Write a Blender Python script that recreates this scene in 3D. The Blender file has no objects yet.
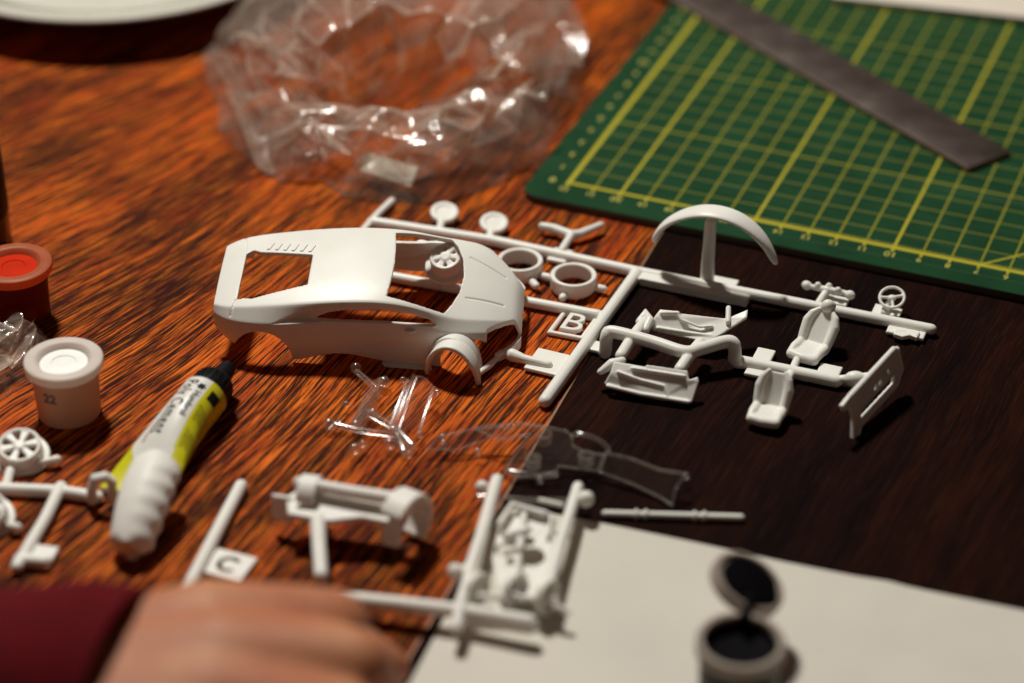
import bpy, bmesh, math, random
from mathutils import Vector, Matrix, Euler, noise
from mathutils.bvhtree import BVHTree

# Units: 1 Blender unit = 1 cm.  Table surface is z = 0.
S = bpy.context.scene
COL = S.collection
random.seed(7)

# ---------------------------------------------------------------- survey of the table top
PHI = math.radians(33.58); CH = 43.22; CHD = CH / math.tan(PHI); FPX = 2418.0
def at(u, v, z=0.0):
    """point at height z above the table seen at photo position u, v"""
    a = (u - 512) / FPX; b = (v - 341.5) / FPX
    d = Vector((a, math.cos(PHI) - b * math.sin(PHI), -math.sin(PHI) - b * math.cos(PHI)))
    t = (z - CH) / d.z
    return Vector((d.x * t, -CHD + d.y * t, z))

# ---------------------------------------------------------------- materials
def nt(name):
    m = bpy.data.materials.new(name); m.use_nodes = True
    t = m.node_tree; t.nodes.clear()
    out = t.nodes.new('ShaderNodeOutputMaterial')
    return m, t, out
def nd(t, typ, **kw):
    n = t.nodes.new(typ)
    for k, v in kw.items():
        if hasattr(n, k) and k not in n.inputs: setattr(n, k, v)
        else: n.inputs[k].default_value = v
    return n
def ramp(t, fac, stops, interp='LINEAR'):
    r = t.nodes.new('ShaderNodeValToRGB'); r.color_ramp.interpolation = interp
    while len(r.color_ramp.elements) < len(stops): r.color_ramp.elements.new(0.5)
    for e, (p, c) in zip(r.color_ramp.elements, stops):
        e.position = p; e.color = tuple(c) + (1,) if len(c) == 3 else c
    t.links.new(fac, r.inputs[0]); return r
def mathn(t, op, a, b=None, clamp=False):
    n = t.nodes.new('ShaderNodeMath'); n.operation = op; n.use_clamp = clamp
    for i, x in enumerate((a, b)):
        if x is None: continue
        if isinstance(x, (int, float)): n.inputs[i].default_value = x
        else: t.links.new(x, n.inputs[i])
    return n.outputs[0]
def mixc(t, fac, a, b, blend='MIX'):
    n = t.nodes.new('ShaderNodeMix'); n.data_type = 'RGBA'; n.blend_type = blend
    for sock, x in ((n.inputs[0], fac), (n.inputs[6], a), (n.inputs[7], b)):
        if isinstance(x, (int, float)): sock.default_value = x
        elif isinstance(x, tuple): sock.default_value = x + (1,) if len(x) == 3 else x
        else: t.links.new(x, sock)
    return n.outputs[2]
def bumpn(t, h, strength, dist=0.02):
    b = nd(t, 'ShaderNodeBump'); b.inputs['Strength'].default_value = strength; b.inputs['Distance'].default_value = dist
    t.links.new(h, b.inputs['Height']); return b.outputs[0]

def plain(name, col, rough=0.5, var=0.12, scale=1.5, bump=0.0, bscale=12, **kw):
    """a solid material with slight procedural colour and roughness variation"""
    m, t, out = nt(name)
    p = nd(t, 'ShaderNodeBsdfPrincipled')
    tc = nd(t, 'ShaderNodeTexCoord')
    n = nd(t, 'ShaderNodeTexNoise', Scale=scale, Detail=5.0); t.links.new(tc.outputs['Object'], n.inputs['Vector'])
    lo = tuple(c * (1 - var) for c in col); hi = tuple(min(1, c * (1 + var)) for c in col)
    r = ramp(t, n.outputs[0], [(0.3, lo), (0.7, hi)])
    t.links.new(r.outputs[0], p.inputs['Base Color'])
    rr = mathn(t, 'MULTIPLY_ADD', n.outputs[0], 0.25); rr.node.inputs[2].default_value = rough - 0.12
    t.links.new(rr, p.inputs['Roughness'])
    for k, v in kw.items(): p.inputs[k.replace('_', ' ')].default_value = v
    if bump:
        n2 = nd(t, 'ShaderNodeTexNoise', Scale=bscale, Detail=4.0); t.links.new(tc.outputs['Object'], n2.inputs['Vector'])
        t.links.new(bumpn(t, n2.outputs[0], bump), p.inputs['Normal'])
    t.links.new(p.outputs[0], out.inputs[0])
    return m

GRAIN = math.radians(64)
def wood(name, bright, mid, dark, pore, rough, darkness, spec=.25):
    m, t, out = nt(name)
    p = nd(t, 'ShaderNodeBsdfPrincipled')
    tc = nd(t, 'ShaderNodeTexCoord')
    mp = nd(t, 'ShaderNodeMapping'); mp.inputs['Rotation'].default_value = (0, 0, -GRAIN)
    t.links.new(tc.outputs['Object'], mp.inputs[0])
    # the grain swings round toward the far left, with a gentle waviness
    w = nd(t, 'ShaderNodeTexNoise', Scale=0.12, Detail=2.0); t.links.new(mp.outputs[0], w.inputs['Vector'])
    sp = nd(t, 'ShaderNodeSeparateXYZ'); t.links.new(mp.outputs[0], sp.inputs[0])
    sw = mathn(t, 'DIVIDE', mathn(t, 'SUBTRACT', sp.outputs[1], 5.0), 14.0, True)
    sw = mathn(t, 'MULTIPLY', mathn(t, 'MULTIPLY', sw, 0.36), mathn(t, 'ADD', sp.outputs[0], 5.0))
    wy = mathn(t, 'MULTIPLY', mathn(t, 'SUBTRACT', w.outputs[0], 0.5), 0.7)
    yy = mathn(t, 'ADD', sp.outputs[1], mathn(t, 'ADD', sw, wy))
    va = nd(t, 'ShaderNodeCombineXYZ'); t.links.new(sp.outputs[0], va.inputs[0]); t.links.new(yy, va.inputs[1])
    def streak(sx, sy, detail, off, rough_=0.6):
        q = nd(t, 'ShaderNodeMapping'); q.inputs['Scale'].default_value = (sx, sy, 1); q.inputs['Location'].default_value = (off, off * 1.7, off)
        t.links.new(va.outputs[0], q.inputs[0])
        n = nd(t, 'ShaderNodeTexNoise', Scale=1.0, Detail=detail, Roughness=rough_); t.links.new(q.outputs[0], n.inputs['Vector'])
        return n.outputs[0]
    big = streak(0.05, 0.35, 3, 3.1)
    midn = streak(0.12, 1.7, 5, 8.7)
    fine = streak(0.34, 10.0, 4, 1.3, .62)
    fine2 = streak(0.60, 20.0, 3, 5.9, .6)
    dens = streak(0.08, 0.22, 3, 12.3)
    base = ramp(t, big, [(0.30, mid), (0.50, bright), (0.70, mid)])
    f1 = ramp(t, midn, [(0.36, (1, 1, 1)), (0.62, (0, 0, 0))])
    c1b = mixc(t, mathn(t, 'MULTIPLY', f1.outputs[0], 0.52), base.outputs[0], dark)
    # open pores: short dark dashes, denser in some bands
    thr = mathn(t, 'MULTIPLY_ADD', dens, -0.34); thr.node.inputs[2].default_value = 0.17
    pf = mathn(t, 'ADD', fine, thr)
    pm = ramp(t, pf, [(0.475, (0, 0, 0)), (0.52, (1, 1, 1))])
    pf2 = mathn(t, 'ADD', fine2, thr)
    pm2 = ramp(t, pf2, [(0.505, (0, 0, 0)), (0.55, (1, 1, 1))])
    pall = mathn(t, 'MAXIMUM', pm.outputs[0], mathn(t, 'MULTIPLY', pm2.outputs[0], 0.8))
    pall = mathn(t, 'MULTIPLY', pall, darkness)
    c2 = mixc(t, pall, c1b, pore)
    lf = ramp(t, fine2, [(0.34, (1, 1, 1)), (0.45, (0, 0, 0))])
    hl = tuple(min(1, c * k) for c, k in zip(bright, (1.2, 1.9, 2.6)))
    c3 = mixc(t, mathn(t, 'MULTIPLY', lf.outputs[0], 0.55), c2, hl)
    t.links.new(c3, p.inputs['Base Color'])
    rr = mathn(t, 'MULTIPLY_ADD', pall, 0.25); rr.node.inputs[2].default_value = rough
    t.links.new(rr, p.inputs['Roughness'])
    inv = mathn(t, 'SUBTRACT', 1.0, pall)
    hh = mathn(t, 'ADD', inv, mathn(t, 'MULTIPLY', midn, 0.5))
    t.links.new(bumpn(t, hh, 0.30, 0.02), p.inputs['Normal'])
    p.inputs['Specular IOR Level'].default_value = spec
    t.links.new(p.outputs[0], out.inputs[0])
    return m

def thinfilm(name, haze, hazecol, gl=0.35, rough=0.12, tint=(1, 1, 1), fres=0.7, bscale=1.5, bstr=0.0, edge=None, crease_haze=0.0):
    edge = haze * 1.2 if edge is None else edge
    """thin clear plastic film or moulding: see-through, hazy, with shiny facets"""
    m, t, out = nt(name)
    tr = nd(t, 'ShaderNodeBsdfTransparent'); tr.inputs[0].default_value = tint + (1,)
    tl = nd(t, 'ShaderNodeBsdfTranslucent'); tl.inputs[0].default_value = hazecol + (1,)
    df = nd(t, 'ShaderNodeBsdfDiffuse'); df.inputs[0].default_value = hazecol + (1,)
    hz = nd(t, 'ShaderNodeMixShader'); hz.inputs[0].default_value = 0.5
    t.links.new(tl.outputs[0], hz.inputs[1]); t.links.new(df.outputs[0], hz.inputs[2])
    g = nd(t, 'ShaderNodeBsdfGlossy'); g.inputs['Roughness'].default_value = rough
    tc = nd(t, 'ShaderNodeTexCoord')
    n = nd(t, 'ShaderNodeTexNoise', Scale=bscale, Detail=4.0); t.links.new(tc.outputs['Object'], n.inputs['Vector'])
    hf = ramp(t, n.outputs[0], [(0.3, (haze * .5,) * 3), (0.72, (min(1, haze * 1.5),) * 3)])
    lw = nd(t, 'ShaderNodeLayerWeight'); lw.inputs[0].default_value = 0.5
    lw2 = nd(t, 'ShaderNodeLayerWeight'); lw2.inputs[0].default_value = 0.5
    hadd = mathn(t, 'ADD', hf.outputs[0], mathn(t, 'MULTIPLY', mathn(t, 'POWER', lw.outputs['Facing'], 2.5), edge), True)
    ca = nd(t, 'ShaderNodeAttribute'); ca.attribute_name = 'crease'
    hadd = mathn(t, 'ADD', hadd, mathn(t, 'MULTIPLY', ca.outputs['Fac'], crease_haze), True)
    m1 = nd(t, 'ShaderNodeMixShader'); t.links.new(hadd, m1.inputs[0])
    t.links.new(tr.outputs[0], m1.inputs[1]); t.links.new(hz.outputs[0], m1.inputs[2])
    fac = mathn(t, 'MULTIPLY_ADD', mathn(t, 'POWER', lw2.outputs['Facing'], 4.0), fres, True); fac.node.inputs[2].default_value = gl * 0.12
    m2 = nd(t, 'ShaderNodeMixShader'); t.links.new(fac, m2.inputs[0])
    t.links.new(m1.outputs[0], m2.inputs[1]); t.links.new(g.outputs[0], m2.inputs[2])
    if bstr:
        b = bumpn(t, n.outputs[0], bstr, 0.15)
        t.links.new(b, g.inputs['Normal']); t.links.new(b, df.inputs['Normal'])
    t.links.new(m2.outputs[0], out.inputs[0])
    return m

def mat_grid():
    """green cutting mat with its printed yellow centimetre grid, in the mat's own coordinates"""
    m, t, out = nt('cutting_mat_print')
    p = nd(t, 'ShaderNodeBsdfPrincipled')
    tc = nd(t, 'ShaderNodeTexCoord'); sp = nd(t, 'ShaderNodeSeparateXYZ'); t.links.new(tc.outputs['Object'], sp.inputs[0])
    X = mathn(t, 'DIVIDE', sp.outputs[0], UNIT); Y = mathn(t, 'DIVIDE', sp.outputs[1], UNIT)
    def lines(c, period, w, off=0.0):
        a = mathn(t, 'ADD', c, 500.5 * period + off)
        a = mathn(t, 'MODULO', a, period); a = mathn(t, 'SUBTRACT', a, period * .5)
        a = mathn(t, 'ABSOLUTE', a)
        return mathn(t, 'LESS_THAN', a, w * .5)
    def band(c, c0, w):
        return mathn(t, 'LESS_THAN', mathn(t, 'ABSOLUTE', mathn(t, 'SUBTRACT', c, c0)), w * .5)
    def gt(c, v): return mathn(t, 'GREATER_THAN', c, v)
    inside = mathn(t, 'MULTIPLY', gt(X, -2.05), gt(Y, -0.05))
    mx = lambda *a: a[0] if len(a) == 1 else mathn(t, 'MAXIMUM', a[0], mx(*a[1:]))
    ml = lambda *a: a[0] if len(a) == 1 else mathn(t, 'MULTIPLY', a[0], ml(*a[1:]))
    minor = ml(mx(lines(X, 1, .062), mathn(t, 'MULTIPLY', lines(Y, 1, .075), 0.5)), inside)
    minor = mathn(t, 'MULTIPLY', minor, 0.62)
    y5 = mathn(t, 'MULTIPLY', ml(lines(Y, 5, .095), inside), 0.55)
    major = ml(lines(X, 5, .105), gt(Y, -0.25), gt(X, -2.05))
    border = mx(ml(band(X, -2, .17), gt(Y, -.09)), ml(band(Y, 0, .15), gt(X, -2.1)))
    # millimetre ruler ticks along the border, short ticks at every centimetre
    ticks = ml(lines(X, .1, .045), mathn(t, 'LESS_THAN', mathn(t, 'ABSOLUTE', mathn(t, 'SUBTRACT', Y, 0.06)), .16), gt(X, 4.5))
    tk = ml(lines(X, 1, .09), mathn(t, 'LESS_THAN', mathn(t, 'ABSOLUTE', mathn(t, 'ADD', Y, .14)), .14), gt(X, -2.05))
    # slanting angle line
    dx = mathn(t, 'SUBTRACT', X, 13.0)
    ang = mathn(t, 'SUBTRACT', Y, mathn(t, 'MULTIPLY', dx, 1.0))
    al = ml(mathn(t, 'LESS_THAN', mathn(t, 'ABSOLUTE', ang), .07), gt(dx, 0.0), gt(Y, 0.0))
    fac = mx(minor, y5, major, border, mathn(t, 'MULTIPLY', ticks, .9), tk, mathn(t, 'MULTIPLY', al, .8))
    up = nd(t, 'ShaderNodeNewGeometry'); sn = nd(t, 'ShaderNodeSeparateXYZ'); t.links.new(up.outputs['Normal'], sn.inputs[0])
    top = gt(sn.outputs[2], 0.7)
    n = nd(t, 'ShaderNodeTexNoise', Scale=0.6, Detail=6.0); t.links.new(tc.outputs['Object'], n.inputs['Vector'])
    n2 = nd(t, 'ShaderNodeTexNoise', Scale=30.0, Detail=2.0); t.links.new(tc.outputs['Object'], n2.inputs['Vector'])
    g = ramp(t, n.outputs[0], [(0.3, (0.006, 0.036, 0.013)), (0.7, (0.010, 0.052, 0.019))])
    wearn = mathn(t, 'MULTIPLY_ADD', n2.outputs[0], 0.7, True); wearn.node.inputs[2].default_value = 0.55
    fac = mathn(t, 'MULTIPLY', fac, wearn, True)
    c = mixc(t, fac, g.outputs[0], (0.46, 0.40, 0.030))
    for rz, off in ((0.62, 0), (-.35, 9), (1.3, 4)):     # knife scores
        q = nd(t, 'ShaderNodeMapping'); q.inputs['Rotation'].default_value = (0, 0, rz); q.inputs['Scale'].default_value = (.05, 7, 1); q.inputs['Location'].default_value = (off, off, 0)
        t.links.new(tc.outputs['Object'], q.inputs[0]); ns = nd(t, 'ShaderNodeTexNoise', Scale=1.0, Detail=2.0); t.links.new(q.outputs[0], ns.inputs['Vector'])
        sc_ = ramp(t, ns.outputs[0], [(0.66, (0, 0, 0)), (0.72, (1, 1, 1))])
        c = mixc(t, mathn(t, 'MULTIPLY', sc_.outputs[0], 0.30), c, (0.06, 0.10, 0.06))
    c = mixc(t, top, (0.10, 0.075, 0.06), c)
    t.links.new(c, p.inputs['Base Color'])
    p.inputs['Roughness'].default_value = 0.7; p.inputs['Specular IOR Level'].default_value = 0.05
    t.links.new(bumpn(t, n2.outputs[0], 0.12, 0.01), p.inputs['Normal'])
    t.links.new(p.outputs[0], out.inputs[0])
    return m

UNIT = 0.988
M = {}
M['oak'] = wood('oak_reddish', (0.70, 0.130, 0.004), (0.50, 0.056, 0.002), (0.19, 0.012, 0.001), (0.020, 0.004, 0.003), 0.55, 0.97, .07)
M['dark_oak'] = wood('oak_dark_stain', (0.026, 0.0062, 0.0026), (0.0055, 0.0020, 0.0015), (0.003, 0.0014, 0.0013), (0.004, 0.0025, 0.003), 0.6, 0.6, .02)
M['lit_chamfer'] = plain('lit_chamfer_tan', (0.30, 0.13, 0.05), 0.5)  # tan colour stands in for light caught on a chamfer
WP = dict(Subsurface_Weight=0.12, Subsurface_Radius=(0.35, 0.24, 0.16), Subsurface_Scale=0.5, Specular_IOR_Level=0.28)
M['white'] = plain('white_styrene', (0.80, 0.785, 0.735), 0.36, var=0.025, scale=0.8, bump=0.03, bscale=9, **WP)
M['white_dull'] = plain('white_styrene_dull', (0.79, 0.77, 0.72), 0.5, var=0.03, bump=0.03, **WP)
M['clear'] = thinfilm('clear_styrene', 0.012, (0.85, 0.78, 0.7), gl=.6, rough=0.12, fres=0.6, edge=.16, tint=(0.97, 0.96, 0.95))
M['clear_rim'] = thinfilm('clear_styrene_edge', 0.07, (0.9, 0.80, 0.68), gl=1.1, rough=0.14, fres=0.7, edge=.22)
M['bag'] = thinfilm('polythene_film', 0.16, (0.95, 0.79, 0.66), gl=1.0, rough=0.16, fres=0.6, bscale=2.2, bstr=0.55, tint=(0.97, 0.95, 0.93), edge=.30, crease_haze=.5)
M['bag_inner'] = thinfilm('polythene_film_single', 0.03, (0.95, 0.76, 0.60), gl=0.5, rough=0.14, fres=0.6, bscale=1.1, bstr=0.2, edge=.12, crease_haze=.3)
M['mat'] = mat_grid()
M['yellow_print'] = plain('yellow_print', (0.42, 0.37, 0.05), 0.6)
M['steel'] = plain('tarnished_steel', (0.115, 0.078, 0.062), 0.48, var=0.3, scale=0.7, Metallic=0.55)
def mat_ruler():
    m, t, out = nt('tarnished_steel'); p = nd(t, 'ShaderNodeBsdfPrincipled')
    tc = nd(t, 'ShaderNodeTexCoord'); n = nd(t, 'ShaderNodeTexNoise', Scale=0.9, Detail=6.0); t.links.new(tc.outputs['Object'], n.inputs['Vector'])
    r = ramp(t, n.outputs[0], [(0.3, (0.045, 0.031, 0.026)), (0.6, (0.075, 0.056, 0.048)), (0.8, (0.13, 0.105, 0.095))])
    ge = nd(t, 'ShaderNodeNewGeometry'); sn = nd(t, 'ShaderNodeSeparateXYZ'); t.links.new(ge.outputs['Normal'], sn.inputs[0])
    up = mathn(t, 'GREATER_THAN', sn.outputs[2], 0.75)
    c = mixc(t, up, (0.34, 0.23, 0.17), r.outputs[0]); t.links.new(c, p.inputs['Base Color'])  # side faces painted lighter, imitating light on the near edge
    p.inputs['Metallic'].default_value = 0.35; p.inputs['Roughness'].default_value = 0.5; p.inputs['Specular IOR Level'].default_value = 0.2
    t.links.new(p.outputs[0], out.inputs[0]); return m
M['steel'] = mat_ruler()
M['paper'] = plain('paper', (0.62, 0.58, 0.51), 0.8, var=0.06, scale=0.25, bump=0.06, bscale=3)
M['card'] = plain('cream_card', (0.62, 0.55, 0.47), 0.7, var=0.05)
M['glaze'] = plain('white_glaze', (0.66, 0.63, 0.55), 0.18, var=0.03, Coat_Weight=0.4)
M['glaze_grey'] = plain('grey_green_glaze', (0.24, 0.25, 0.20), 0.2, var=0.06)
M['black_plastic'] = plain('black_plastic', (0.006, 0.0055, 0.007), 0.4, Specular_IOR_Level=.15)
M['black_paint'] = plain('wet_black_paint', (0.003, 0.0025, 0.0035), 0.6, Specular_IOR_Level=0.03)
M['red_paint'] = plain('red_paint', (0.52, 0.022, 0.004), 0.6, Specular_IOR_Level=.03)
M['white_paint'] = plain('white_paint', (0.86, 0.87, 0.84), 0.4, var=0.02)
def pp(name, col, wt, tcol):
    m, t, out = nt(name)
    p = nd(t, 'ShaderNodeBsdfPrincipled'); p.inputs['Base Color'].default_value = col + (1,); p.inputs['Roughness'].default_value = 0.42; p.inputs['Specular IOR Level'].default_value = 0.18
    p.inputs['Subsurface Weight'].default_value = 0.35; p.inputs['Subsurface Radius'].default_value = (0.5, .35, .25); p.inputs['Subsurface Scale'].default_value = 0.6
    tl = nd(t, 'ShaderNodeBsdfTranslucent'); tl.inputs[0].default_value = tcol + (1,)
    tc = nd(t, 'ShaderNodeTexCoord'); n = nd(t, 'ShaderNodeTexNoise', Scale=2.0, Detail=4.0); t.links.new(tc.outputs['Object'], n.inputs['Vector'])
    f = ramp(t, n.outputs[0], [(0.3, (wt * .85,) * 3), (0.7, (wt * 1.15,) * 3)])
    mx = nd(t, 'ShaderNodeMixShader'); t.links.new(f.outputs[0], mx.inputs[0]); t.links.new(p.outputs[0], mx.inputs[1]); t.links.new(tl.outputs[0], mx.inputs[2])
    t.links.new(mx.outputs[0], out.inputs[0]); return m
M['pot_white'] = pp('milky_polypropylene', (0.76, 0.52, 0.36), 0.4, (0.95, 0.64, 0.44))
M['lid_white'] = pp('milky_lid', (0.80, 0.72, 0.66), 0.3, (0.9, 0.80, 0.72))
M['pot_red'] = pp('red_filled_pot', (0.20, 0.010, 0.008), 0.25, (0.5, 0.03, 0.02))
M['lid_red'] = pp('reddish_lid', (0.56, 0.17, 0.075), 0.45, (0.85, 0.22, 0.07))
M['pot_black'] = pp('black_filled_pot', (0.030, 0.024, 0.021), 0.15, (0.2, 0.16, 0.13))
M['lid_grey'] = pp('smeared_lid', (0.40, 0.34, 0.29), 0.25, (0.5, 0.42, 0.36))
M['ink'] = plain('grey_ink', (0.10, 0.095, 0.10), 0.6)
M['black_ink'] = plain('black_ink', (0.010, 0.009, 0.010), 0.6, Specular_IOR_Level=.1)
M['red_ink'] = plain('red_ink', (0.42, 0.13, 0.10), 0.55)
M['label_white'] = plain('label_white', (0.72, 0.70, 0.65), 0.35, var=0.02, Specular_IOR_Level=.25)
M['label_yellow'] = plain('label_yellow', (0.60, 0.56, 0.012), 0.25, var=0.05)
M['yellow_ink'] = plain('dim_yellow_ink', (0.22, 0.19, 0.02), 0.4)
M['bottle_red'] = plain('dark_red_glass', (0.05, 0.004, 0.006), 0.2)
def mat_skin():
    m, t, out = nt('skin'); p = nd(t, 'ShaderNodeBsdfPrincipled'); tc = nd(t, 'ShaderNodeTexCoord')
    n = nd(t, 'ShaderNodeTexNoise', Scale=0.42, Detail=3.0); t.links.new(tc.outputs['Object'], n.inputs['Vector'])
    r = ramp(t, n.outputs[0], [(0.35, (0.42, 0.135, 0.065)), (0.55, (0.49, 0.20, 0.098)), (0.7, (0.54, 0.25, 0.125))])
    n3 = nd(t, 'ShaderNodeTexNoise', Scale=7.0, Detail=4.0); t.links.new(tc.outputs['Object'], n3.inputs['Vector'])
    c = mixc(t, mathn(t, 'MULTIPLY', n3.outputs[0], 0.3), r.outputs[0], (0.40, 0.15, 0.075)); t.links.new(c, p.inputs['Base Color'])
    p.inputs['Roughness'].default_value = 0.55; p.inputs['Specular IOR Level'].default_value = 0.3
    p.inputs['Subsurface Weight'].default_value = 0.15; p.inputs['Subsurface Radius'].default_value = (.4, .16, .08); p.inputs['Subsurface Scale'].default_value = 0.6
    t.links.new(bumpn(t, n3.outputs[0], 0.25), p.inputs['Normal']); t.links.new(p.outputs[0], out.inputs[0]); return m
M['skin'] = mat_skin()
M['nail'] = plain('nail', (0.55, 0.30, 0.22), 0.3)
M['maroon'] = plain('maroon_knit', (0.095, 0.003, 0.006), 0.9, var=0.25, scale=3, bump=0.5, bscale=18, Specular_IOR_Level=0.1)

# ---------------------------------------------------------------- object helpers
def tag(o, label=None, cat=None, group=None, kind=None):
    if label: o['label'] = label
    if cat: o['category'] = cat
    if group: o['group'] = group
    if kind: o['kind'] = kind
    return o
def thing(name, label, cat, loc=(0, 0, 0), rot=(0, 0, 0), group=None):
    o = bpy.data.objects.new(name, None); COL.objects.link(o)
    o.location = loc; o.rotation_euler = rot; o.empty_display_size = 0.3
    bpy.context.view_layer.update()
    return tag(o, label, cat, group)
def link(name, me, mat, parent=None, world=True, smooth=38):
    """link a mesh as one object; world=True means its vertices are in table coordinates"""
    if parent is not None and world:
        W = Matrix.LocRotScale(parent.location, parent.rotation_euler, None)
        if parent.parent: W = Matrix.LocRotScale(parent.parent.location, parent.parent.rotation_euler, None) @ W
        me.transform(W.inverted())
    o = bpy.data.objects.new(name, me); COL.objects.link(o)
    for m in (mat if isinstance(mat, (list, tuple)) else [mat]): me.materials.append(m)
    if smooth is not None:
        me.polygons.foreach_set('use_smooth', [True] * len(me.polygons))
        me.set_sharp_from_angle(angle=math.radians(smooth))
    if parent is not None: o.parent = parent
    return o
def recentre(o):
    """put the origin of a single-mesh thing at its base centre"""
    vs = [v.co for v in o.data.vertices]
    c = Vector(((min(v.x for v in vs) + max(v.x for v in vs)) / 2, (min(v.y for v in vs) + max(v.y for v in vs)) / 2, min(v.z for v in vs)))
    o.data.transform(Matrix.Translation(-c)); o.location = c; return o

class G:
    """collects shapes in one mesh"""
    def __init__(s): s.bm = bmesh.new()
    def _add(s, tmp, mat):
        me = bpy.data.meshes.new('t'); tmp.to_mesh(me); tmp.free(); me.transform(mat); s.bm.from_mesh(me); bpy.data.meshes.remove(me); return s
    def box(s, c, size, rot=(0, 0, 0)):
        b = bmesh.new(); bmesh.ops.create_cube(b, size=1)
        M4 = Matrix.LocRotScale(Vector(c), Euler(rot) if not isinstance(rot, Matrix) else rot.to_3x3().to_quaternion(), Vector(size))
        return s._add(b, M4)
    def ball(s, c, r, seg=16):
        b = bmesh.new(); bmesh.ops.create_uvsphere(b, u_segments=seg, v_segments=seg // 2 + 2, radius=1)
        r = (r, r, r) if isinstance(r, (int, float)) else r
        return s._add(b, Matrix.LocRotScale(Vector(c), None, Vector(r)))
    def tube(s, pts, r, seg=14, cap=True, round_=True):
        pts = [Vector(p) for p in pts]; n = len(pts)
        rs = list(r) if isinstance(r, (list, tuple)) else [r] * n
        if round_:
            d0 = (pts[0] - pts[1]).normalized(); d1 = (pts[-1] - pts[-2]).normalized()
            a0 = [(pts[0] + d0 * rs[0] * math.sin(a), rs[0] * math.cos(a)) for a in (1.45, 1.1, .7, .35)]
            a1 = [(pts[-1] + d1 * rs[-1] * math.sin(a), rs[-1] * math.cos(a)) for a in (.35, .7, 1.1, 1.45)]
            pts = [p for p, _ in a0] + pts + [p for p, _ in a1]; rs = [q for _, q in a0] + rs + [q for _, q in a1]
            n = len(pts)
        ref = None; rings = []
        for i in range(n):
            d = (pts[min(i + 1, n - 1)] - pts[max(i - 1, 0)]).normalized()
            if ref is None:
                ref = Vector((0, 0, 1)) if abs(d.z) < .9 else Vector((1, 0, 0))
            u = (ref - d * ref.dot(d)).normalized(); ref = u; v = d.cross(u)
            rings.append([s.bm.verts.new(pts[i] + (u * math.cos(2 * math.pi * k / seg) + v * math.sin(2 * math.pi * k / seg)) * rs[i]) for k in range(seg)])
        for a, b in zip(rings, rings[1:]):
            for k in range(seg): s.bm.faces.new((a[k], b[k], b[(k + 1) % seg], a[(k + 1) % seg]))
        if cap: s.bm.faces.new(rings[0]); s.bm.faces.new(rings[-1][::-1])
        return s
    def lathe(s, prof, c=(0, 0, 0), rot=None, seg=40, close=False, sector=(0, 2 * math.pi), scale=(1, 1, 1)):
        b = bmesh.new(); full = abs(sector[1] - sector[0] - 2 * math.pi) < 1e-6
        N = seg if full else seg + 1; rings = []
        for k in range(N):
            a = sector[0] + (sector[1] - sector[0]) * k / seg
            rings.append([b.verts.new((r * math.cos(a), r * math.sin(a), z)) for r, z in prof])
        m = len(prof)
        for k in range(N if full else N - 1):
            A, B = rings[k], rings[(k + 1) % N]
            for j in range(m if close else m - 1):
                j2 = (j + 1) % m
                b.faces.new((A[j], B[j], B[j2], A[j2]))
        if not full and close:
            b.faces.new(rings[0][::-1]); b.faces.new(rings[-1])
        bmesh.ops.remove_doubles(b, verts=b.verts, dist=1e-5)
        bmesh.ops.recalc_face_normals(b, faces=b.faces)
        return s._add(b, Matrix.LocRotScale(Vector(c), rot, Vector(scale)))
    def plate(s, pts, th, nrm=None, mid=True):
        """polygon of 3D points given thickness along its normal"""
        pts = [Vector(p) for p in pts]
        if nrm is None:
            nrm = Vector()
            for i in range(len(pts)):
                a, b = pts[i], pts[(i + 1) % len(pts)]
                nrm += a.cross(b)
            nrm.normalize()
        o = nrm * th; base = -o * .5 if mid else Vector()
        A = [s.bm.verts.new(p + base) for p in pts]; B = [s.bm.verts.new(p + base + o) for p in pts]
        s.bm.faces.new(A[::-1]); s.bm.faces.new(B)
        for i in range(len(pts)):
            j = (i + 1) % len(pts); s.bm.faces.new((A[i], A[j], B[j], B[i]))
        return s
    def mesh(s, name='m', normals=True):
        if normals: bmesh.ops.recalc_face_normals(s.bm, faces=s.bm.faces)
        me = bpy.data.meshes.new(name); s.bm.to_mesh(me); s.bm.free(); return me
    def fused(s, voxel=0.035, it=3, f=0.5):
        return evalmods(s.mesh(), [('REMESH', dict(mode='VOXEL', voxel_size=voxel, adaptivity=0.0)), ('SMOOTH', dict(factor=f, iterations=it))])
    def bevelled(s, w=0.02, seg=2):
        return evalmods(s.mesh(), [('BEVEL', dict(width=w, segments=seg, limit_method='ANGLE', angle_limit=math.radians(35)))])

def evalmods(me, mods):
    o = bpy.data.objects.new('tmp', me); COL.objects.link(o)
    for i, (typ, kw) in enumerate(mods):
        md = o.modifiers.new(str(i), typ)
        for k, v in kw.items(): setattr(md, k, v)
    dg = bpy.context.evaluated_depsgraph_get(); dg.update()
    r = bpy.data.meshes.new_from_object(o.evaluated_get(dg))
    bpy.data.objects.remove(o); bpy.data.meshes.remove(me); return r
def boolean(me, cutters):
    o = bpy.data.objects.new('tmp', me); COL.objects.link(o); cs = []
    for c in cutters:
        co = bpy.data.objects.new('cut', c); COL.objects.link(co); cs.append(co)
        md = o.modifiers.new('b', 'BOOLEAN'); md.object = co; md.operation = 'DIFFERENCE'; md.solver = 'EXACT'
    dg = bpy.context.evaluated_depsgraph_get(); dg.update()
    r = bpy.data.meshes.new_from_object(o.evaluated_get(dg))
    bpy.data.objects.remove(o)
    for c in cs: bpy.data.objects.remove(c)
    return r
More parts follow.
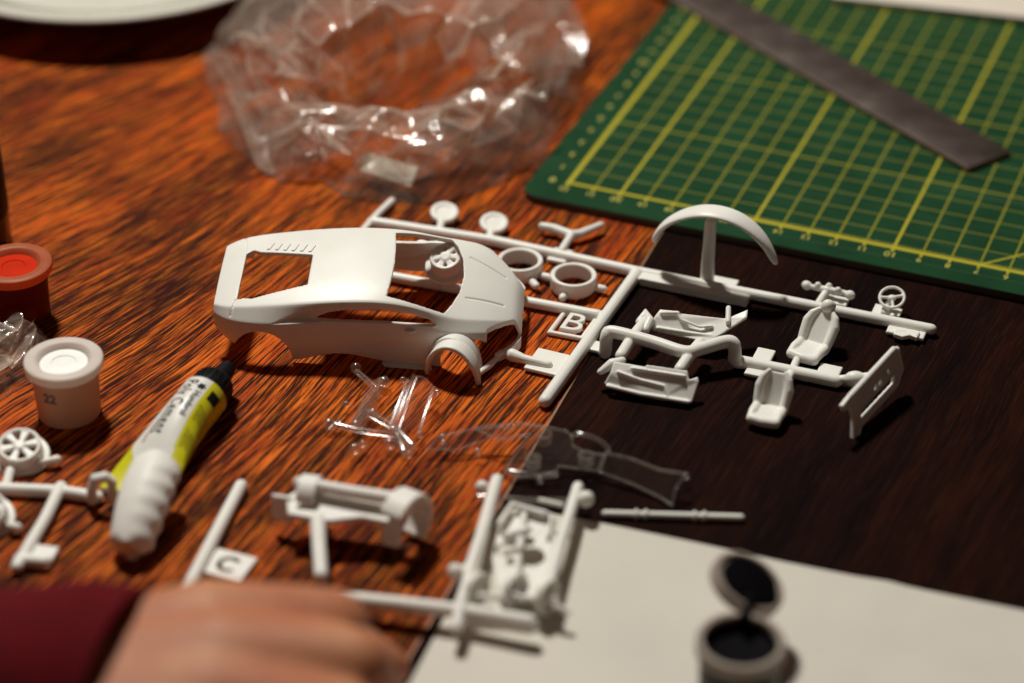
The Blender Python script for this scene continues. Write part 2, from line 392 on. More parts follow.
def text_mesh(body, size, spacing=1.0, bold=0.0, align='LEFT'):
    c = bpy.data.curves.new('txt', 'FONT'); c.body = body; c.size = size; c.space_character = spacing; c.offset = bold
    c.align_x = align; c.align_y = 'CENTER'; c.resolution_u = 4
    o = bpy.data.objects.new('txt', c); COL.objects.link(o)
    dg = bpy.context.evaluated_depsgraph_get(); dg.update()
    me = bpy.data.meshes.new_from_object(o.evaluated_get(dg))
    bpy.data.objects.remove(o); bpy.data.curves.remove(c); return me
def strips(me, axis, step):
    b = bmesh.new(); b.from_mesh(me)
    lo = min(v.co[axis] for v in b.verts); hi = max(v.co[axis] for v in b.verts)
    x = lo + step
    while x < hi:
        n = Vector((0, 0, 0)); n[axis] = 1; p = n * x
        bmesh.ops.bisect_plane(b, geom=b.verts[:] + b.edges[:] + b.faces[:], plane_co=p, plane_no=n); x += step
    b.to_mesh(me); b.free(); return me
def mapv(me, fn):
    for v in me.vertices: v.co = fn(v.co.copy())
    return me
def quat(zdir, xdir=None):
    z = Vector(zdir).normalized(); x = Vector(xdir) if xdir is not None else (Vector((1, 0, 0)) if abs(z.x) < .9 else Vector((0, 1, 0)))
    x = (x - z * x.dot(z)).normalized(); y = z.cross(x)
    return Matrix((x, y, z)).transposed().to_quaternion()
RZ = 0.2      # height of a runner's axis when its sprue lies on the table

# ================================================================ THE SETTING
def sheet(name, poly, z0, z1, mat):
    g = G(); g.plate([Vector((p[0], p[1], z0)) for p in poly], z1 - z0, Vector((0, 0, 1)), mid=False)
    o = link(name, g.mesh(), mat, smooth=None); return tag(o, kind='structure')
bd = Vector((math.cos(math.radians(70.3)), math.sin(math.radians(70.3)), 0)); bp = Vector((5.33, 7.34, 0)); bn = Vector((bd.y, -bd.x, 0))
L1, L2 = bp + bd * 70, bp - bd * 60
sheet('table_top', [(-90, L1.y), (L1.x, L1.y), (L2.x, L2.y), (-90, L2.y)], -3, 0, M['oak'])
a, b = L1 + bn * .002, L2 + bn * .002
sheet('table_lit_edge_strip', [a, a + bn * .06, b + bn * .06, b], -3, -.008, M['lit_chamfer'])  # added thin strip, painted as the lit chamfer beside the dark leaf
a, b = L1 + bn * .07, L2 + bn * .07
sheet('table_dark_leaf', [a, (100, a.y), (100, b.y), b], -3, 0.0, M['dark_oak'])

# ================================================================ CUTTING MAT
O = at(621, 193, .3)
mang = math.radians(-22.0)
matroot = thing('cutting_mat', 'dark green cutting mat with a yellow centimetre grid at the back right', 'cutting mat', (O.x, O.y, 0), (0, 0, mang))
g = G(); pts = []
x0, y0, x1, y1, r = -3.35, -1.35, 27.5, 42, .7
for cx, cy, a0 in ((x0 + r, y0 + r, 180), (x1 - r, y0 + r, 270), (x1 - r, y1 - r, 0), (x0 + r, y1 - r, 90)):
    for k in range(7):
        a = math.radians(a0 + 15 * k); pts.append(Vector((cx + r * math.cos(a), cy + r * math.sin(a), .02)))
g.plate(pts, .28, Vector((0, 0, 1)), mid=False)
link('mat_sheet', g.bevelled(.03, 2), M['mat'], matroot, world=False)
g = G()
def put_text(g, body, size, M4, bold=0.0):
    me = text_mesh(body, size, bold=bold, align='CENTER'); me.transform(M4); g.bm.from_mesh(me); bpy.data.meshes.remove(me)
for k in range(-2, 24):
    n = 20 - k
    put_text(g, str(n), .36 if n % 5 else .44, Matrix.Translation((k * UNIT, -.46, .305)) @ Matrix.Rotation(math.pi, 4, 'Z'), .006)
for k in range(0, 41):
    put_text(g, str(k), .36 if k % 5 else .44, Matrix.Translation((-2.62 * UNIT, k * UNIT, .305)) @ Matrix.Rotation(math.pi, 4, 'Z'), .012)
link('printed_numbers', g.mesh(normals=False), M['yellow_print'], matroot, world=False, smooth=None)

# ================================================================ METAL STRIP ON THE MAT
zt = .52
A = at(968, 168, zt); B = at(1014, 152, zt); C = at(668, -8, zt); D = at(722, -8, zt)
ax = ((C - A).normalized() + (D - B).normalized()).normalized(); wdir = Vector((-ax.y, ax.x, 0))
if wdir.dot(B - A) < 0: wdir.negate()
w = (B - A).dot(wdir); 
g = G(); A0 = A; g.plate([A0, A0 + wdir * w, A0 + wdir * w + ax * 27, A0 + ax * 27], .20, Vector((0, 0, -1)), mid=False)
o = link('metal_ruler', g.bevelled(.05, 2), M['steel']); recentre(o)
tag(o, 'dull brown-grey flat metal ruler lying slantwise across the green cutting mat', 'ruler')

# ================================================================ WHITE CARD AT TOP RIGHT
g = G(); a = at(868, 0, .6); b = at(1040, 19, .6); d = (b - a).normalized(); n = Vector((-d.y, d.x, 0))
g.plate([a - d * 1.5, b + d * 12, b + d * 12 + n * 14, a - d * 1.5 + n * 14], .28, Vector((0, 0, -1)), mid=False)
o = link('card_sheet', g.bevelled(.03), M['card']); recentre(o)
tag(o, 'cream white card lying on the far edge of the green cutting mat', 'card')

# ================================================================ PLATE
g = G(); pc = at(113, -68, 1.7); R = 8.4
prof = [(0.0, .35), (4.6, .38), (5.0, .52), (6.0, 1.15), (7.0, 1.5), (7.75, 1.70), (7.9, 1.72), (7.93, 1.64), (7.8, 1.55), (7.0, 1.28), (6.0, .85), (5.1, .25), (4.7, .0), (4.4, .0), (4.3, .2), (0, .2)]
prof = [(r_ * R / 7.9, z_) for r_, z_ in prof]
g.lathe(prof, seg=96)
me = g.mesh()
pl = link('plate', me, [M['glaze'], M['glaze_grey']], smooth=50); pl.location = (pc.x, pc.y, 0.0)
for p in me.polygons:
    rr = math.hypot(p.center.x, p.center.y)
    if 5.9 < rr < 7.35 and p.normal.z > .2: p.material_index = 1
tag(pl, 'white saucer with a grey green ring at the top left corner', 'plate')

# ================================================================ PAINT POTS AND BOTTLE
def pot(name, label, cx, cy, body, lid, paintm, rb=1.02, h=1.72, open_=False, grp='small plastic paint pots'):
    t = thing(name, label, 'paint pot', (cx, cy, 0), group=grp)
    g = G(); g.lathe([(0, .03), (rb * .86, .03), (rb * .9, 0.0), (rb * .93, .02), (rb * .95, .12), (rb, h - .05), (rb, h), (rb - .1, h), (rb - .12, h - .1), (rb - .16, .18), (0, .14)], seg=56)
    link('pot_body', g.mesh(), body, t, world=False)
    return t
def lid_mesh(R, hgt=.34):
    g = G(); g.lathe([(0, hgt * .42), (R * .30, hgt * .40), (R * .32, hgt * .46), (R * .52, hgt * .44), (R * .62, hgt * .45), (R * .70, hgt * .92), (R * .74, hgt), (R * .95, hgt), (R, hgt * .9), (R * 1.0, hgt * .2), (R * .97, 0), (R * .88, -.02), (R * .86, .06), (0, .08)], seg=56)
    return g.mesh()
def lid_disc(R, hgt=.34):
    g = G(); g.lathe([(0, hgt * .43 + .012), (R * .05, hgt * .43 + .016), (R * .12, hgt * .46 + .012), (R * .3, hgt * .43 + .012), (R * .32, hgt * .49 + .014), (R * .5, hgt * .47 + .012), (R * .61, hgt * .46 + .012)], seg=48)
    return g.mesh()
# white pot
c = at(63, 357, 2.05)
pw = pot('paint_pot', 'small milky paint pot with white paint lid and the number 22 on its side', c.x, c.y, M['pot_white'], None, None)
l = link('lid', lid_mesh(1.2), M['lid_white'], pw, world=False); l.location = (0, 0, 1.68)
dsc = link('lid_centre', lid_disc(1.2), M['white_paint'], l, world=False)
me = strips(text_mesh('22', .44, bold=.014, align='CENTER'), 0, .06)
tdir = math.radians(-111)
me = mapv(me, lambda v: Vector((1.012 * math.cos(tdir + v.x / 1.0), 1.012 * math.sin(tdir + v.x / 1.0), 1.12 + v.y)))
link('printed_number', me, M['ink'], pw, world=False, smooth=None)
# red pot
c = at(13, 262, 2.0)
pr = pot('paint_pot', 'small paint pot of dark red paint with a pale red lid', c.x, c.y, M['pot_red'], None, None, rb=1.05)
l = link('lid', lid_mesh(1.24), M['lid_red'], pr, world=False); l.location = (0, 0, 1.66)
link('lid_centre', lid_disc(1.24), M['red_paint'], l, world=False)
# black pot, open
c = at(741, 640, 2.0)
pb = pot('paint_pot', 'small open paint pot of black paint with its lid flipped up, on the white paper', c.x, c.y, M['pot_black'], None, None, rb=1.08, h=1.78)
g = G(); g.lathe([(1.0, 1.62), (1.15, 1.62), (1.18, 1.66), (1.18, 1.94), (1.14, 2.0), (1.0, 2.0), (.97, 1.94), (.95, 1.6)], seg=56, close=True)
link('rim', g.mesh(), M['lid_grey'], pb, world=False)
g = G(); g.lathe([(0, 1.55), (.5, 1.56), (.9, 1.6), (.985, 1.9), (.95, 1.5), (0, 1.4)], seg=48)
link('paint', g.mesh(), M['black_paint'], pb, world=False)
hd_ = Vector((.22, .97, 0)).normalized()
hp = hd_ * 1.16 + Vector((0, 0, 2.03))
ln = (Vector((0.42, -.10, 0.92))).normalized()              # underside of the lid faces the viewer and up
up_ = (Vector((0.20, .95, .20))); up_ = (up_ - ln * up_.dot(ln)).normalized()
lc = hp + up_ * 1.20
lq = quat(-ln, up_)
lid = bpy.data.objects.new('lid', lid_mesh(1.06)); COL.objects.link(lid); lid.data.materials.append(M['lid_grey'])
lid.data.polygons.foreach_set('use_smooth', [True] * len(lid.data.polygons)); lid.data.set_sharp_from_angle(angle=.7)
lid.parent = pb; lid.location = lc; lid.rotation_euler = lq.to_euler()
g = G(); g.lathe([(0, -.10), (.55, -.09), (.80, -.05), (.86, .03), (.8, .09), (0, .09)], seg=40)
smear = g.mesh()
for v in smear.vertices:
    a = math.atan2(v.co.y, v.co.x); q = 1 - .12 * noise.noise(Vector((math.cos(a) * 1.5, math.sin(a) * 1.5, 3)))
    v.co.x *= q; v.co.y *= q
link('paint_smear', smear, M['black_paint'], lid, world=False)
g = G(); pts = [hp - hd_ * .02 + Vector((0, 0, -.05)), hp + up_ * .12, hp + up_ * .32]
g.tube(pts, [.13, .08, .12], round_=False); link('hinge', g.mesh(), M['lid_grey'], pb, world=False)
g = G(); g.tube([hp - hd_ * .25 + Vector((-.05, 0, -.02)), hp + up_ * .12 + ln * .05, hp + up_ * .42 + ln * .08], [.16, .09, .16]); link('paint_drip', g.mesh(), M['black_paint'], pb, world=False)
# bottle at the left edge
c = at(-27, 243, 0)
bt = thing('paint_bottle', 'tall black topped dark red bottle at the left edge, behind the red paint pot', 'bottle', (c.x, c.y, 0))
g = G(); g.lathe([(0, 0), (1.28, 0), (1.33, .08), (1.33, 1.25), (0, 1.25)], seg=48); link('bottle_body', g.mesh(), M['bottle_red'], bt, world=False)
g = G(); g.lathe([(0, 1.26), (1.36, 1.26), (1.37, 1.35), (1.34, 4.4), (1.25, 4.55), (0, 4.6)], seg=48); link('bottle_cap', g.mesh(), M['black_plastic'], bt, world=False)

# ================================================================ GLUE TUBE
P0 = at(205, 396, .8); P1 = at(130, 488, .50)          # shoulder, crimped end
adir = (P1 - P0); tl = adir.length; adir.normalize()
side = adir.cross(Vector((0, 0, 1))).normalized(); tup = side.cross(adir).normalized()
gt_ = thing('glue_tube', 'white and yellow tube of poly cement with black pointed cap, lying on the table', 'glue tube', (P0.x, P0.y, 0))
RT = .74
def tube_surf(s, ang, off=0.0):
    """s: distance from the shoulder, ang: angle from the top toward the right-hand side"""
    k = max(0.0, min(1.0, (s - .6) / (tl - .6))); k = k * k * (3 - 2 * k) * .93
    a_, b_ = RT * (1 - k) + 1.10 * k + off, RT * (1 - k) + .09 * k + off
    ctr = P0 + adir * s + Vector((0, 0, -(RT - b_) * .55 * k))
    return ctr + side * (-a_ * math.sin(ang)) + tup * (b_ * math.cos(ang))
if side.x > 0: sgn = -1
else: sgn = 1
def TS(s, ang, off=0.0): return tube_surf(s, ang * sgn, off)
bm = bmesh.new(); NS, NA = 60, 96; rings = []
for i in range(NS + 1):
    s_ = tl * i / NS
    rings.append([bm.verts.new(TS(s_, -math.pi + 2 * math.pi * k / NA)) for k in range(NA)])
cap0 = [bm.verts.new(P0 + (v.co - P0) * .45 - adir * .16) for v in rings[0]]
cap00 = [bm.verts.new(P0 + (v.co - P0) * .93 - adir * .05) for v in rings[0]]
cols = {}
for i in range(NS):
    for k in range(NA):
        f = bm.faces.new((rings[i][k], rings[i + 1][k], rings[i + 1][(k + 1) % NA], rings[i][(k + 1) % NA]))
        s_ = tl * (i + .5) / NS; ang = -math.pi + 2 * math.pi * (k + .5) / NA
        yel = (ang > .50 + .02 * s_ and ang < 2.6) or (s_ > tl - 1.5 + (ang + .9) * .9 and ang < .62)
        f.material_index = 1 if yel else 0
for k in range(NA):
    k2 = (k + 1) % NA
    f = bm.faces.new((cap00[k], rings[0][k], rings[0][k2], cap00[k2])); f.material_index = 0
    f = bm.faces.new((cap0[k], cap00[k], cap00[k2], cap0[k2])); f.material_index = 0
bm.faces.new(rings[-1])
bmesh.ops.recalc_face_normals(bm, faces=bm.faces)
me = bpy.data.meshes.new('tube'); bm.to_mesh(me); bm.free()
link('tube_body', me, [M['label_white'], M['label_yellow']], gt_, smooth=40)
cq = quat(-adir, tup)
g = G(); cp = [(0, -.1), (.60, -.1), (.66, -.05), (.63, .52), (.58, .60), (.40, .64), (.30, 1.15), (.24, 1.42), (.16, 1.47), (0, 1.47)]
g.lathe(cp, P0 - adir * .14, cq, seg=40)
for k in range(22):
    a = 2 * math.pi * k / 22; ctr = P0 - adir * .31 + cq @ Vector((.64 * math.cos(a), .64 * math.sin(a), 0))
    g.tube([ctr + adir * .15, ctr - adir * .30], .028, seg=6, round_=False)
link('cap', g.mesh(), M['black_plastic'], gt_)
def on_tube(me, s0, a0, step=.07):
    """text running from the cap to the tail, letter tops toward the right-hand side"""
    me = strips(me, 1, step)
    return mapv(me, lambda v: TS(s0 + v.x, a0 + v.y / RT, .006))
link('printed_title', on_tube(mapv(text_mesh('Poly Cement', .46, spacing=1.16, bold=.006), lambda v: Vector((v.x * .84, v.y * 1.30, 0))), .16, -.32), M['black_ink'], gt_, smooth=None)
g = G(); me = on_tube(text_mesh('Humbrol', .30, bold=.008), .62, .24); g.bm.from_mesh(me)
b = G(); 
pts = [Vector((.30 + (.17 if k % 2 else .10) * math.cos(k * math.pi / 6), (.17 if k % 2 else .10) * math.sin(k * math.pi / 6), 0)) for k in range(12)]
me2 = bpy.data.meshes.new('star'); me2.from_pydata([tuple(p) for p in pts], [], [list(range(12))])
g.bm.from_mesh(on_tube(me2, .10, .24)); link('printed_brand', g.mesh(normals=False), M['black_ink'], gt_, smooth=None); b.bm.free()
link('printed_small_line', on_tube(text_mesh('Colle liquide', .15), 2.1, -.62), M['red_ink'], gt_, smooth=None)
g = G()
me2 = bpy.data.meshes.new('sq'); me2.from_pydata([(0, -.2, 0), (.42, -.2, 0), (.42, .2, 0), (0, .2, 0)], [], [[0, 1, 2, 3]])
g.bm.from_mesh(on_tube(me2, .30, .98)); link('hazard_square', g.mesh(normals=False), M['black_ink'], gt_, smooth=None)
g = G()
for j, row in enumerate(('ADHESIVE', 'CEMENT', 'DANGER', 'FLAMMABLE', 'KEEP AWAY')):
    g.bm.from_mesh(on_tube(text_mesh(row, .15), 1.0 + .06 * j, 0.72 + j * .17))
    g.bm.from_mesh(on_tube(text_mesh(row[::-1], .15), 2.0 + .05 * j, 0.72 + j * .17))
link('printed_small_text', g.mesh(normals=False), M['yellow_ink'], gt_, smooth=None)

# ================================================================ CAR BODY SHELL
car = thing('model_car_body', 'unpainted white model car body shell with empty windows and open engine bay', 'model car body', (-9.42, 1.36, .27), (math.radians(7.5), 0, math.radians(-3.2)))
ST = [  # x, centre height, then (half width, height) from the roof out and down to the sill
 (0.00, 1.62, (1.05, 1.62), (1.46, 1.57), (1.62, 1.36), (1.70, 1.02), (1.66, .82)),
 (0.50, 1.78, (1.2, 1.77), (1.78, 1.70), (2.10, 1.42), (2.24, .98), (2.18, .62)),
 (1.60, 1.98, (1.25, 1.97), (1.86, 1.86), (2.34, 1.52), (2.52, 1.00), (2.47, .25)),
 (2.70, 2.14, (1.26, 2.13), (1.90, 2.02), (2.30, 1.50), (2.50, .95), (2.47, .10)),
 (3.70, 2.26, (1.26, 2.25), (1.90, 2.14), (2.20, 1.46), (2.38, .96), (2.38, .46)),
 (4.60, 2.33, (1.26, 2.32), (1.90, 2.20), (2.15, 1.42), (2.30, .92), (2.34, .38)),
 (5.50, 2.33, (1.26, 2.32), (1.88, 2.20), (2.13, 1.38), (2.30, .86), (2.38, .12)),
 (6.30, 2.26, (1.26, 2.24), (1.90, 2.08), (2.15, 1.36), (2.34, .86), (2.40, .06)),
 (7.00, 2.14, (1.26, 2.10), (1.92, 1.87), (2.26, 1.40), (2.42, .86), (2.43, .06)),
 (7.60, 1.95, (1.30, 1.91), (2.00, 1.72), (2.34, 1.40), (2.48, .86), (2.45, .06)),
 (8.20, 1.74, (1.26, 1.72), (1.92, 1.62), (2.32, 1.36), (2.46, .84), (2.43, .06)),
 (8.80, 1.47, (1.14, 1.45), (1.68, 1.41), (2.06, 1.20), (2.30, .78), (2.32, .06)),
 (9.35, 1.16, (.95, 1.12), (1.28, 1.08), (1.62, .92), (1.95, .60), (2.02, .06)),
 (9.65, .92, (.78, .90), (1.02, .86), (1.25, .74), (1.55, .48), (1.66, .06)),
 (9.82, .45, (.66, .44), (.88, .42), (1.10, .38), (1.36, .28), (1.46, .06)),
]
bm = bmesh.new(); grid = []
for row in ST:
    x, zc = row[0], row[1]; half = list(row[2:])
    prof = [(-y, z) for y, z in half[::-1]] + [(0, zc)] + half
    grid.append([bm.verts.new((x, y, z)) for y, z in prof])
NP = len(grid[0])
for a_, b_ in zip(grid, grid[1:]):
    for j in range(NP - 1): bm.faces.new((a_[j], b_[j], b_[j + 1], a_[j + 1]))
cl = bm.edges.layers.float.new('crease_edge')
for e in bm.edges:
    js = []
    for v in e.verts:
        for r_ in grid:
            if v in r_: js.append(r_.index(v))
    if js[0] == js[1] and js[0] in (2, 8): e[cl] = .95       # belt line
    if js[0] == js[1] and js[0] in (3, 7): e[cl] = .92       # roof edge
bmesh.ops.recalc_face_normals(bm, faces=bm.faces)
me = bpy.data.meshes.new('car'); bm.to_mesh(me); bm.free()
if me.polygons[0].normal.z < 0 and False: pass
me = evalmods(me, [('SUBSURF', dict(levels=3, render_levels=3)), ('SOLIDIFY', dict(thickness=.13, offset=-1))])
cut = []
def prism_z(poly, z0, z1):
    g = G(); g.plate([Vector((x, y, z0)) for x, y in poly], z1 - z0, Vector((0, 0, 1)), mid=False); cut.append(g.mesh())
def prism_y(poly, y0, y1):
    g = G(); g.plate([Vector((x, y0, z)) for x, z in poly], y1 - y0, Vector((0, 1, 0)), mid=False); cut.append(g.mesh())
prism_z([(.78, -1.46), (.78, .80), (1.0, .95), (1.25, .80), (3.0, .42), (3.0, -1.05), (1.25, -1.48), (1.0, -1.42)], 1.2, 3)   # engine bay
prism_z([(5.70, 0), (5.66, .9), (5.58, 1.60), (6.3, 1.72), (7.40, 1.85), (7.62, 1.45), (7.82, .85), (7.90, 0), (7.82, -.85), (7.62, -1.45), (7.40, -1.85), (6.3, -1.72), (5.58, -1.60), (5.66, -.9)], 1.15, 3)   # windscreen
for sg in (1, -1):
    ya, yb = (1.15, 3) if sg > 0 else (-3, -1.15)
    prism_y([(3.25, 1.63), (3.75, 1.83), (4.4, 1.93), (5.3, 1.94), (6.1, 1.88), (6.95, 1.68), (7.25, 1.52), (6.2, 1.50), (5.0, 1.53), (4.0, 1.57)], 1.45 if sg > 0 else -3, 3 if sg > 0 else -1.45)     # side window
    for xc, rr, zc in ((1.62, .93, .30), (8.15, .86, .28)):
        g = G(); g.lathe([(0, -1), (rr, -1), (rr, 1), (0, 1)], (xc, sg * 2.2, zc), quat((0, 1, 0)), seg=48); cut.append(g.mesh())
    # open front corner, where the lamp and bumper pieces go
    g = G(); pl_ = [(8.72, 3), (8.76, 1.95), (9.1, 1.58), (9.4, 1.24), (9.58, 1.02), (9.86, 1.12), (9.78, 1.5), (9.45, 2.2), (9.3, 3)]
    g.plate([Vector((x, sg * y, .36)) for x, y in pl_], 2.5, Vector((0, 0, 1)), mid=False); cut.append(g.mesh())
me = boolean(me, cut)
me = evalmods(me, [('REMESH', dict(mode='VOXEL', voxel_size=.027, adaptivity=0.0)), ('SMOOTH', dict(factor=.5, iterations=2))])
def tri_in(x, z, T_):
    return min((T_[(q + 1) % 3][0] - T_[q][0]) * (z - T_[q][1]) - (T_[(q + 1) % 3][1] - T_[q][1]) * (x - T_[q][0]) for q in range(3))
for v in me.vertices:      # air intake hollow behind the doors
    if abs(v.co.y) > 1.5:
        d_ = tri_in(v.co.x, v.co.z, ((1.95, 1.51), (3.55, 1.57), (3.20, 1.97)))
        if d_ > 0: q_ = min(1, d_ * 7); v.co.y -= math.copysign(.17 * q_, v.co.y); v.co.z -= .10 * q_
        d_ = tri_in(v.co.x, v.co.z, ((3.4, .50), (7.0, .55), (7.0, 1.12)))
        if d_ > 0: v.co.y -= math.copysign(min(.07, d_ * .3), v.co.y)
def seg_d(p, a, b):
    ab = b - a; t_ = max(0, min(1, (p - a).dot(ab) / ab.dot(ab))); return (p - a - ab * t_).length
lines = [(Vector((8.05, s_ * 1.02)), Vector((9.2, s_ * .70))) for s_ in (1, -1)] + [(Vector((.72, .85)), Vector((.60, 1.9))), (Vector((.74, -1.46)), (Vector((.62, -1.95))))]
for v in me.vertices:
    if v.normal.z > .6 and v.co.z > .9:
        q = Vector((v.co.x, v.co.y))
        for a_, b_ in lines:
            if q.x > 7.8 or q.x < 1.0:
                d_ = seg_d(q, a_, b_)
                if d_ < .045: v.co.z -= .045 * (1 - d_ / .06)
body = link('body_shell', me, M['white'], car, world=False, smooth=60)
bvh = BVHTree.FromPolygons([v.co for v in me.vertices], [p.vertices for p in me.polygons])
g = G()
for k in range(6):
    x = 1.42 + k * .28; y0_ = .92 - (x - 1.25) * .22
    P_ = []
    for x_, y_ in ((x, y0_), (x + .12, y0_ + .34), (x + .24, y0_ + .34), (x + .12, y0_)):
        hit = bvh.ray_cast(Vector((x_, y_, 5)), Vector((0, 0, -1)))[0]
        P_.append(Vector((x_, y_, (hit.z if hit else 1.9) + .012)))
    g.plate(P_, .05)
link('engine_louvres', g.fused(.022, 2), M['white'], car, world=False)
for sg in (1, -1):
    g = G(); g.ball((6.35, sg * 2.24, 1.36), (.18, .10, .06)); link('mirror_stub', g.mesh(), M['white'], car, world=False)
g = G(); g.plate([Vector((3.05, -.72, 2.05)), Vector((3.05, .72, 2.05)), Vector((3.0, .72, 1.2)), Vector((3.0, -.72, 1.2))], .08)
link('bulkhead', g.fused(.03, 2), M['white'], car, world=False)
g = G(); g.plate([Vector((5.4, -2.3, .07)), Vector((7.0, -2.4, .07)), Vector((7.05, -2.66, .05)), Vector((5.5, -2.54, .06))], .09, Vector((0, 0, 1)))
link('sill', g.fused(.03, 2), M['white'], car, world=False)
# front wheel arch ring, standing proud of the near front corner
F0, F1 = at(423.5, 377, .0), at(477.5, 388, .0)
fc = (F0 + F1) / 2; fx = (F1 - F0).normalized(); fw = fx.cross(Vector((0, 0, 1))).normalized()   # fw points to the viewer
if fw.y > 0: fw.negate()
def arch(g, ctr, ex, ez, ey, a, b, wid, th, a0=0.0, a1=math.pi, n=30, taper=.35):
    """half-ring: ex, ez span its plane, ey its width"""
    rows = []
    for k in range(n + 1):
        q = a0 + (a1 - a0) * k / n; cx, cz = math.cos(q), math.sin(q)
        wq = wid * (taper + (1 - taper) * min(1, max(0, math.sin((q - a0) / (a1 - a0) * math.pi)) * 1.5))
        rows.append([g.bm.verts.new(ctr + ex * (a + o) * cx + ez * (b + o) * cz + ey * y) for o, y in ((0, -wq / 2), (th, -wq / 2 + .03), (th, wq / 2 - .03), (0, wq / 2))])
    for A_, B_ in zip(rows, rows[1:]):
        for j in range(4): g.bm.faces.new((A_[j], B_[j], B_[(j + 1) % 4], A_[(j + 1) % 4]))
    g.bm.faces.new(rows[0][::-1]); g.bm.faces.new(rows[-1])
g = G(); arch(g, fc - fw * .22, fx, Vector((0, 0, 1)), fw, .80, 1.22, .55, .13)
link('wheel_arch', g.fused(.03, 3), M['white'], car, world=True)
g = G(); arch(g, fc - fw * .75 - fx * .12, fx, Vector((0, 0, 1)), fw, .80, 1.22, .55, .11)
link('wheel_arch', g.fused(.03, 3), M['white'], car, world=True)
g = G(); g.tube([at(479, 373, .25), at(489, 366, .22), at(503, 353, .2)], [.10, .11, .07]); link('bumper_lip', g.fused(.03, 3), M['white'], car, world=True)

# ================================================================ SPRUES
def runner(g, pts, r=.19, z=RZ, soft=False):
    P = [at(p[0], p[1], p[2] if len(p) > 2 else z) for p in pts]
    if soft:      # round the bends
        Q_ = [P[0]] + P + [P[-1]]; out = []
        for i in range(1, len(Q_) - 2):
            p0, p1, p2, p3 = Q_[i - 1:i + 3]
            for k in range(5):
                f = k / 5; out.append(.5 * ((2 * p1) + (p2 - p0) * f + (2 * p0 - 5 * p1 + 4 * p2 - p3) * f * f + (3 * p1 - p0 - 3 * p2 + p3) * f ** 3))
        P = out + [P[-1]]
    g.tube(P, r); return P
def tabp(g, u, v, du=12, dv=12, z=.12, th=.1, axis=None):
    """flat number tab under a runner: centre and half extents along / across the runner"""
    c_ = at(u, v, z); e1 = axis.normalized(); e2 = Vector((-e1.y, e1.x, 0))
    g.plate([c_ + e1 * (-du) + e2 * (-dv), c_ + e1 * du + e2 * (-dv), c_ + e1 * du + e2 * dv, c_ + e1 * (-du) + e2 * dv], th, Vector((0, 0, 1)))
SP = thing('model_kit_sprue', 'large white kit sprue marked B with seats, steering wheel and panels still attached', 'kit sprue', at(640, 300, 0))
mainax = (at(932, 329, RZ) - at(494, 241, RZ)); crossax = (at(543, 402, RZ) - at(638, 271, RZ))
def part(name, g, mat=None, voxel=.03, it=3, parent=None): return link(name, g.fused(voxel, it), mat or M['white'], parent or SP, world=True, smooth=60)
g = G()
runner(g, [(372, 222), (494, 241), (638, 272), (931, 329.5)])
runner(g, [(362, 232), (378, 214), (392, 201)], .13)
runner(g, [(330, 268), (393, 277), (598, 315)], .18)
runner(g, [(637, 273), (590, 338), (545, 401)], .21)
# deep bar below part of the main runner
a_, b_ = at(641, 279, .18), at(748, 301, .18); e1 = (b_ - a_).normalized()
g.plate([a_ + Vector((0, 0, -.17)), b_ + Vector((0, 0, -.17)), b_ + Vector((0, 0, .14)), a_ + Vector((0, 0, .14))], .34, Vector((-e1.y, e1.x, 0)))
part('runner', g)
# raised runner that carries door panels and seats
g = G()
runner(g, [(605, 353, .12), (606, 345, .4), (607, 336, .72), (613, 332, .84), (652, 342, .82), (684, 352, .80), (700, 349, .82), (724, 342, .90), (733, 343, .86), (735, 352, .60), (736, 361, .30), (752, 364, .2), (836, 381, .2)], .215, soft=True)
runner(g, [(645, 322, .72), (632, 338, .72), (621, 355.5, .66)], .19)
runner(g, [(700, 343, .70), (690, 355, .72), (680, 369, .62)], .19)
runner(g, [(800, 353, .3), (792, 371, .2), (786, 383, .3)], .13)
g.ball(at(855, 379, .38), (.36, .26, .26)); runner(g, [(832, 380, .2), (858, 378, .40), (872, 376, .5)], .14)
part('raised_runner', g)
# number tabs
for u, v, du, dv, ax_ in ((549, 363, .62, .62, crossax), (592, 346, .28, .34, crossax), (760, 363, .30, .80, mainax), (829, 372, .36, .36, mainax),
                          (560, 256, .34, .42, mainax), (722, 283, .52, .30, mainax), (836, 301, .40, .26, mainax), (887, 312, .46, .30, mainax), (906, 333, .62, .22, mainax)):
    g = G(); tabp(g, u, v, du, dv, .13, .13, ax_); o = part('tab', g, voxel=.028)
# B tag
g = G(); cB = at(573, 326, .10); e1 = (at(598, 315, .1) - at(393, 277, .1)).normalized(); e2 = Vector((-e1.y, e1.x, 0)); e2 = (crossax.normalized() * -1); e2.z = 0
hw, hh = .55, .62
c4 = [cB - e1 * hw - e2 * hh, cB + e1 * hw - e2 * hh, cB + e1 * hw + e2 * hh, cB - e1 * hw + e2 * hh]
for i in range(4): g.tube([c4[i], c4[(i + 1) % 4]], .09, seg=8)
tg = part('letter_tag', g, voxel=.022, it=2)
me = text_mesh('B', 1.42, bold=.0, align='CENTER')
g = G(); g.bm.from_mesh(me); ret = bmesh.ops.extrude_face_region(g.bm, geom=g.bm.faces[:])
bmesh.ops.translate(g.bm, verts=[v for v in ret['geom'] if isinstance(v, bmesh.types.BMVert)], vec=(0, 0, .15))
bme = g.mesh(); M4 = Matrix((e1.resized(4), e2.resized(4), (0, 0, 1, 0), (0, 0, 0, 1))).transposed(); M4[0][3], M4[1][3], M4[2][3] = cB.x, cB.y, cB.z - .01; M4[3][3] = 1; M4[3][0] = M4[3][1] = M4[3][2] = 0
bme.transform(M4); W = Matrix.Translation(-(SP.location)); bme.transform(W)
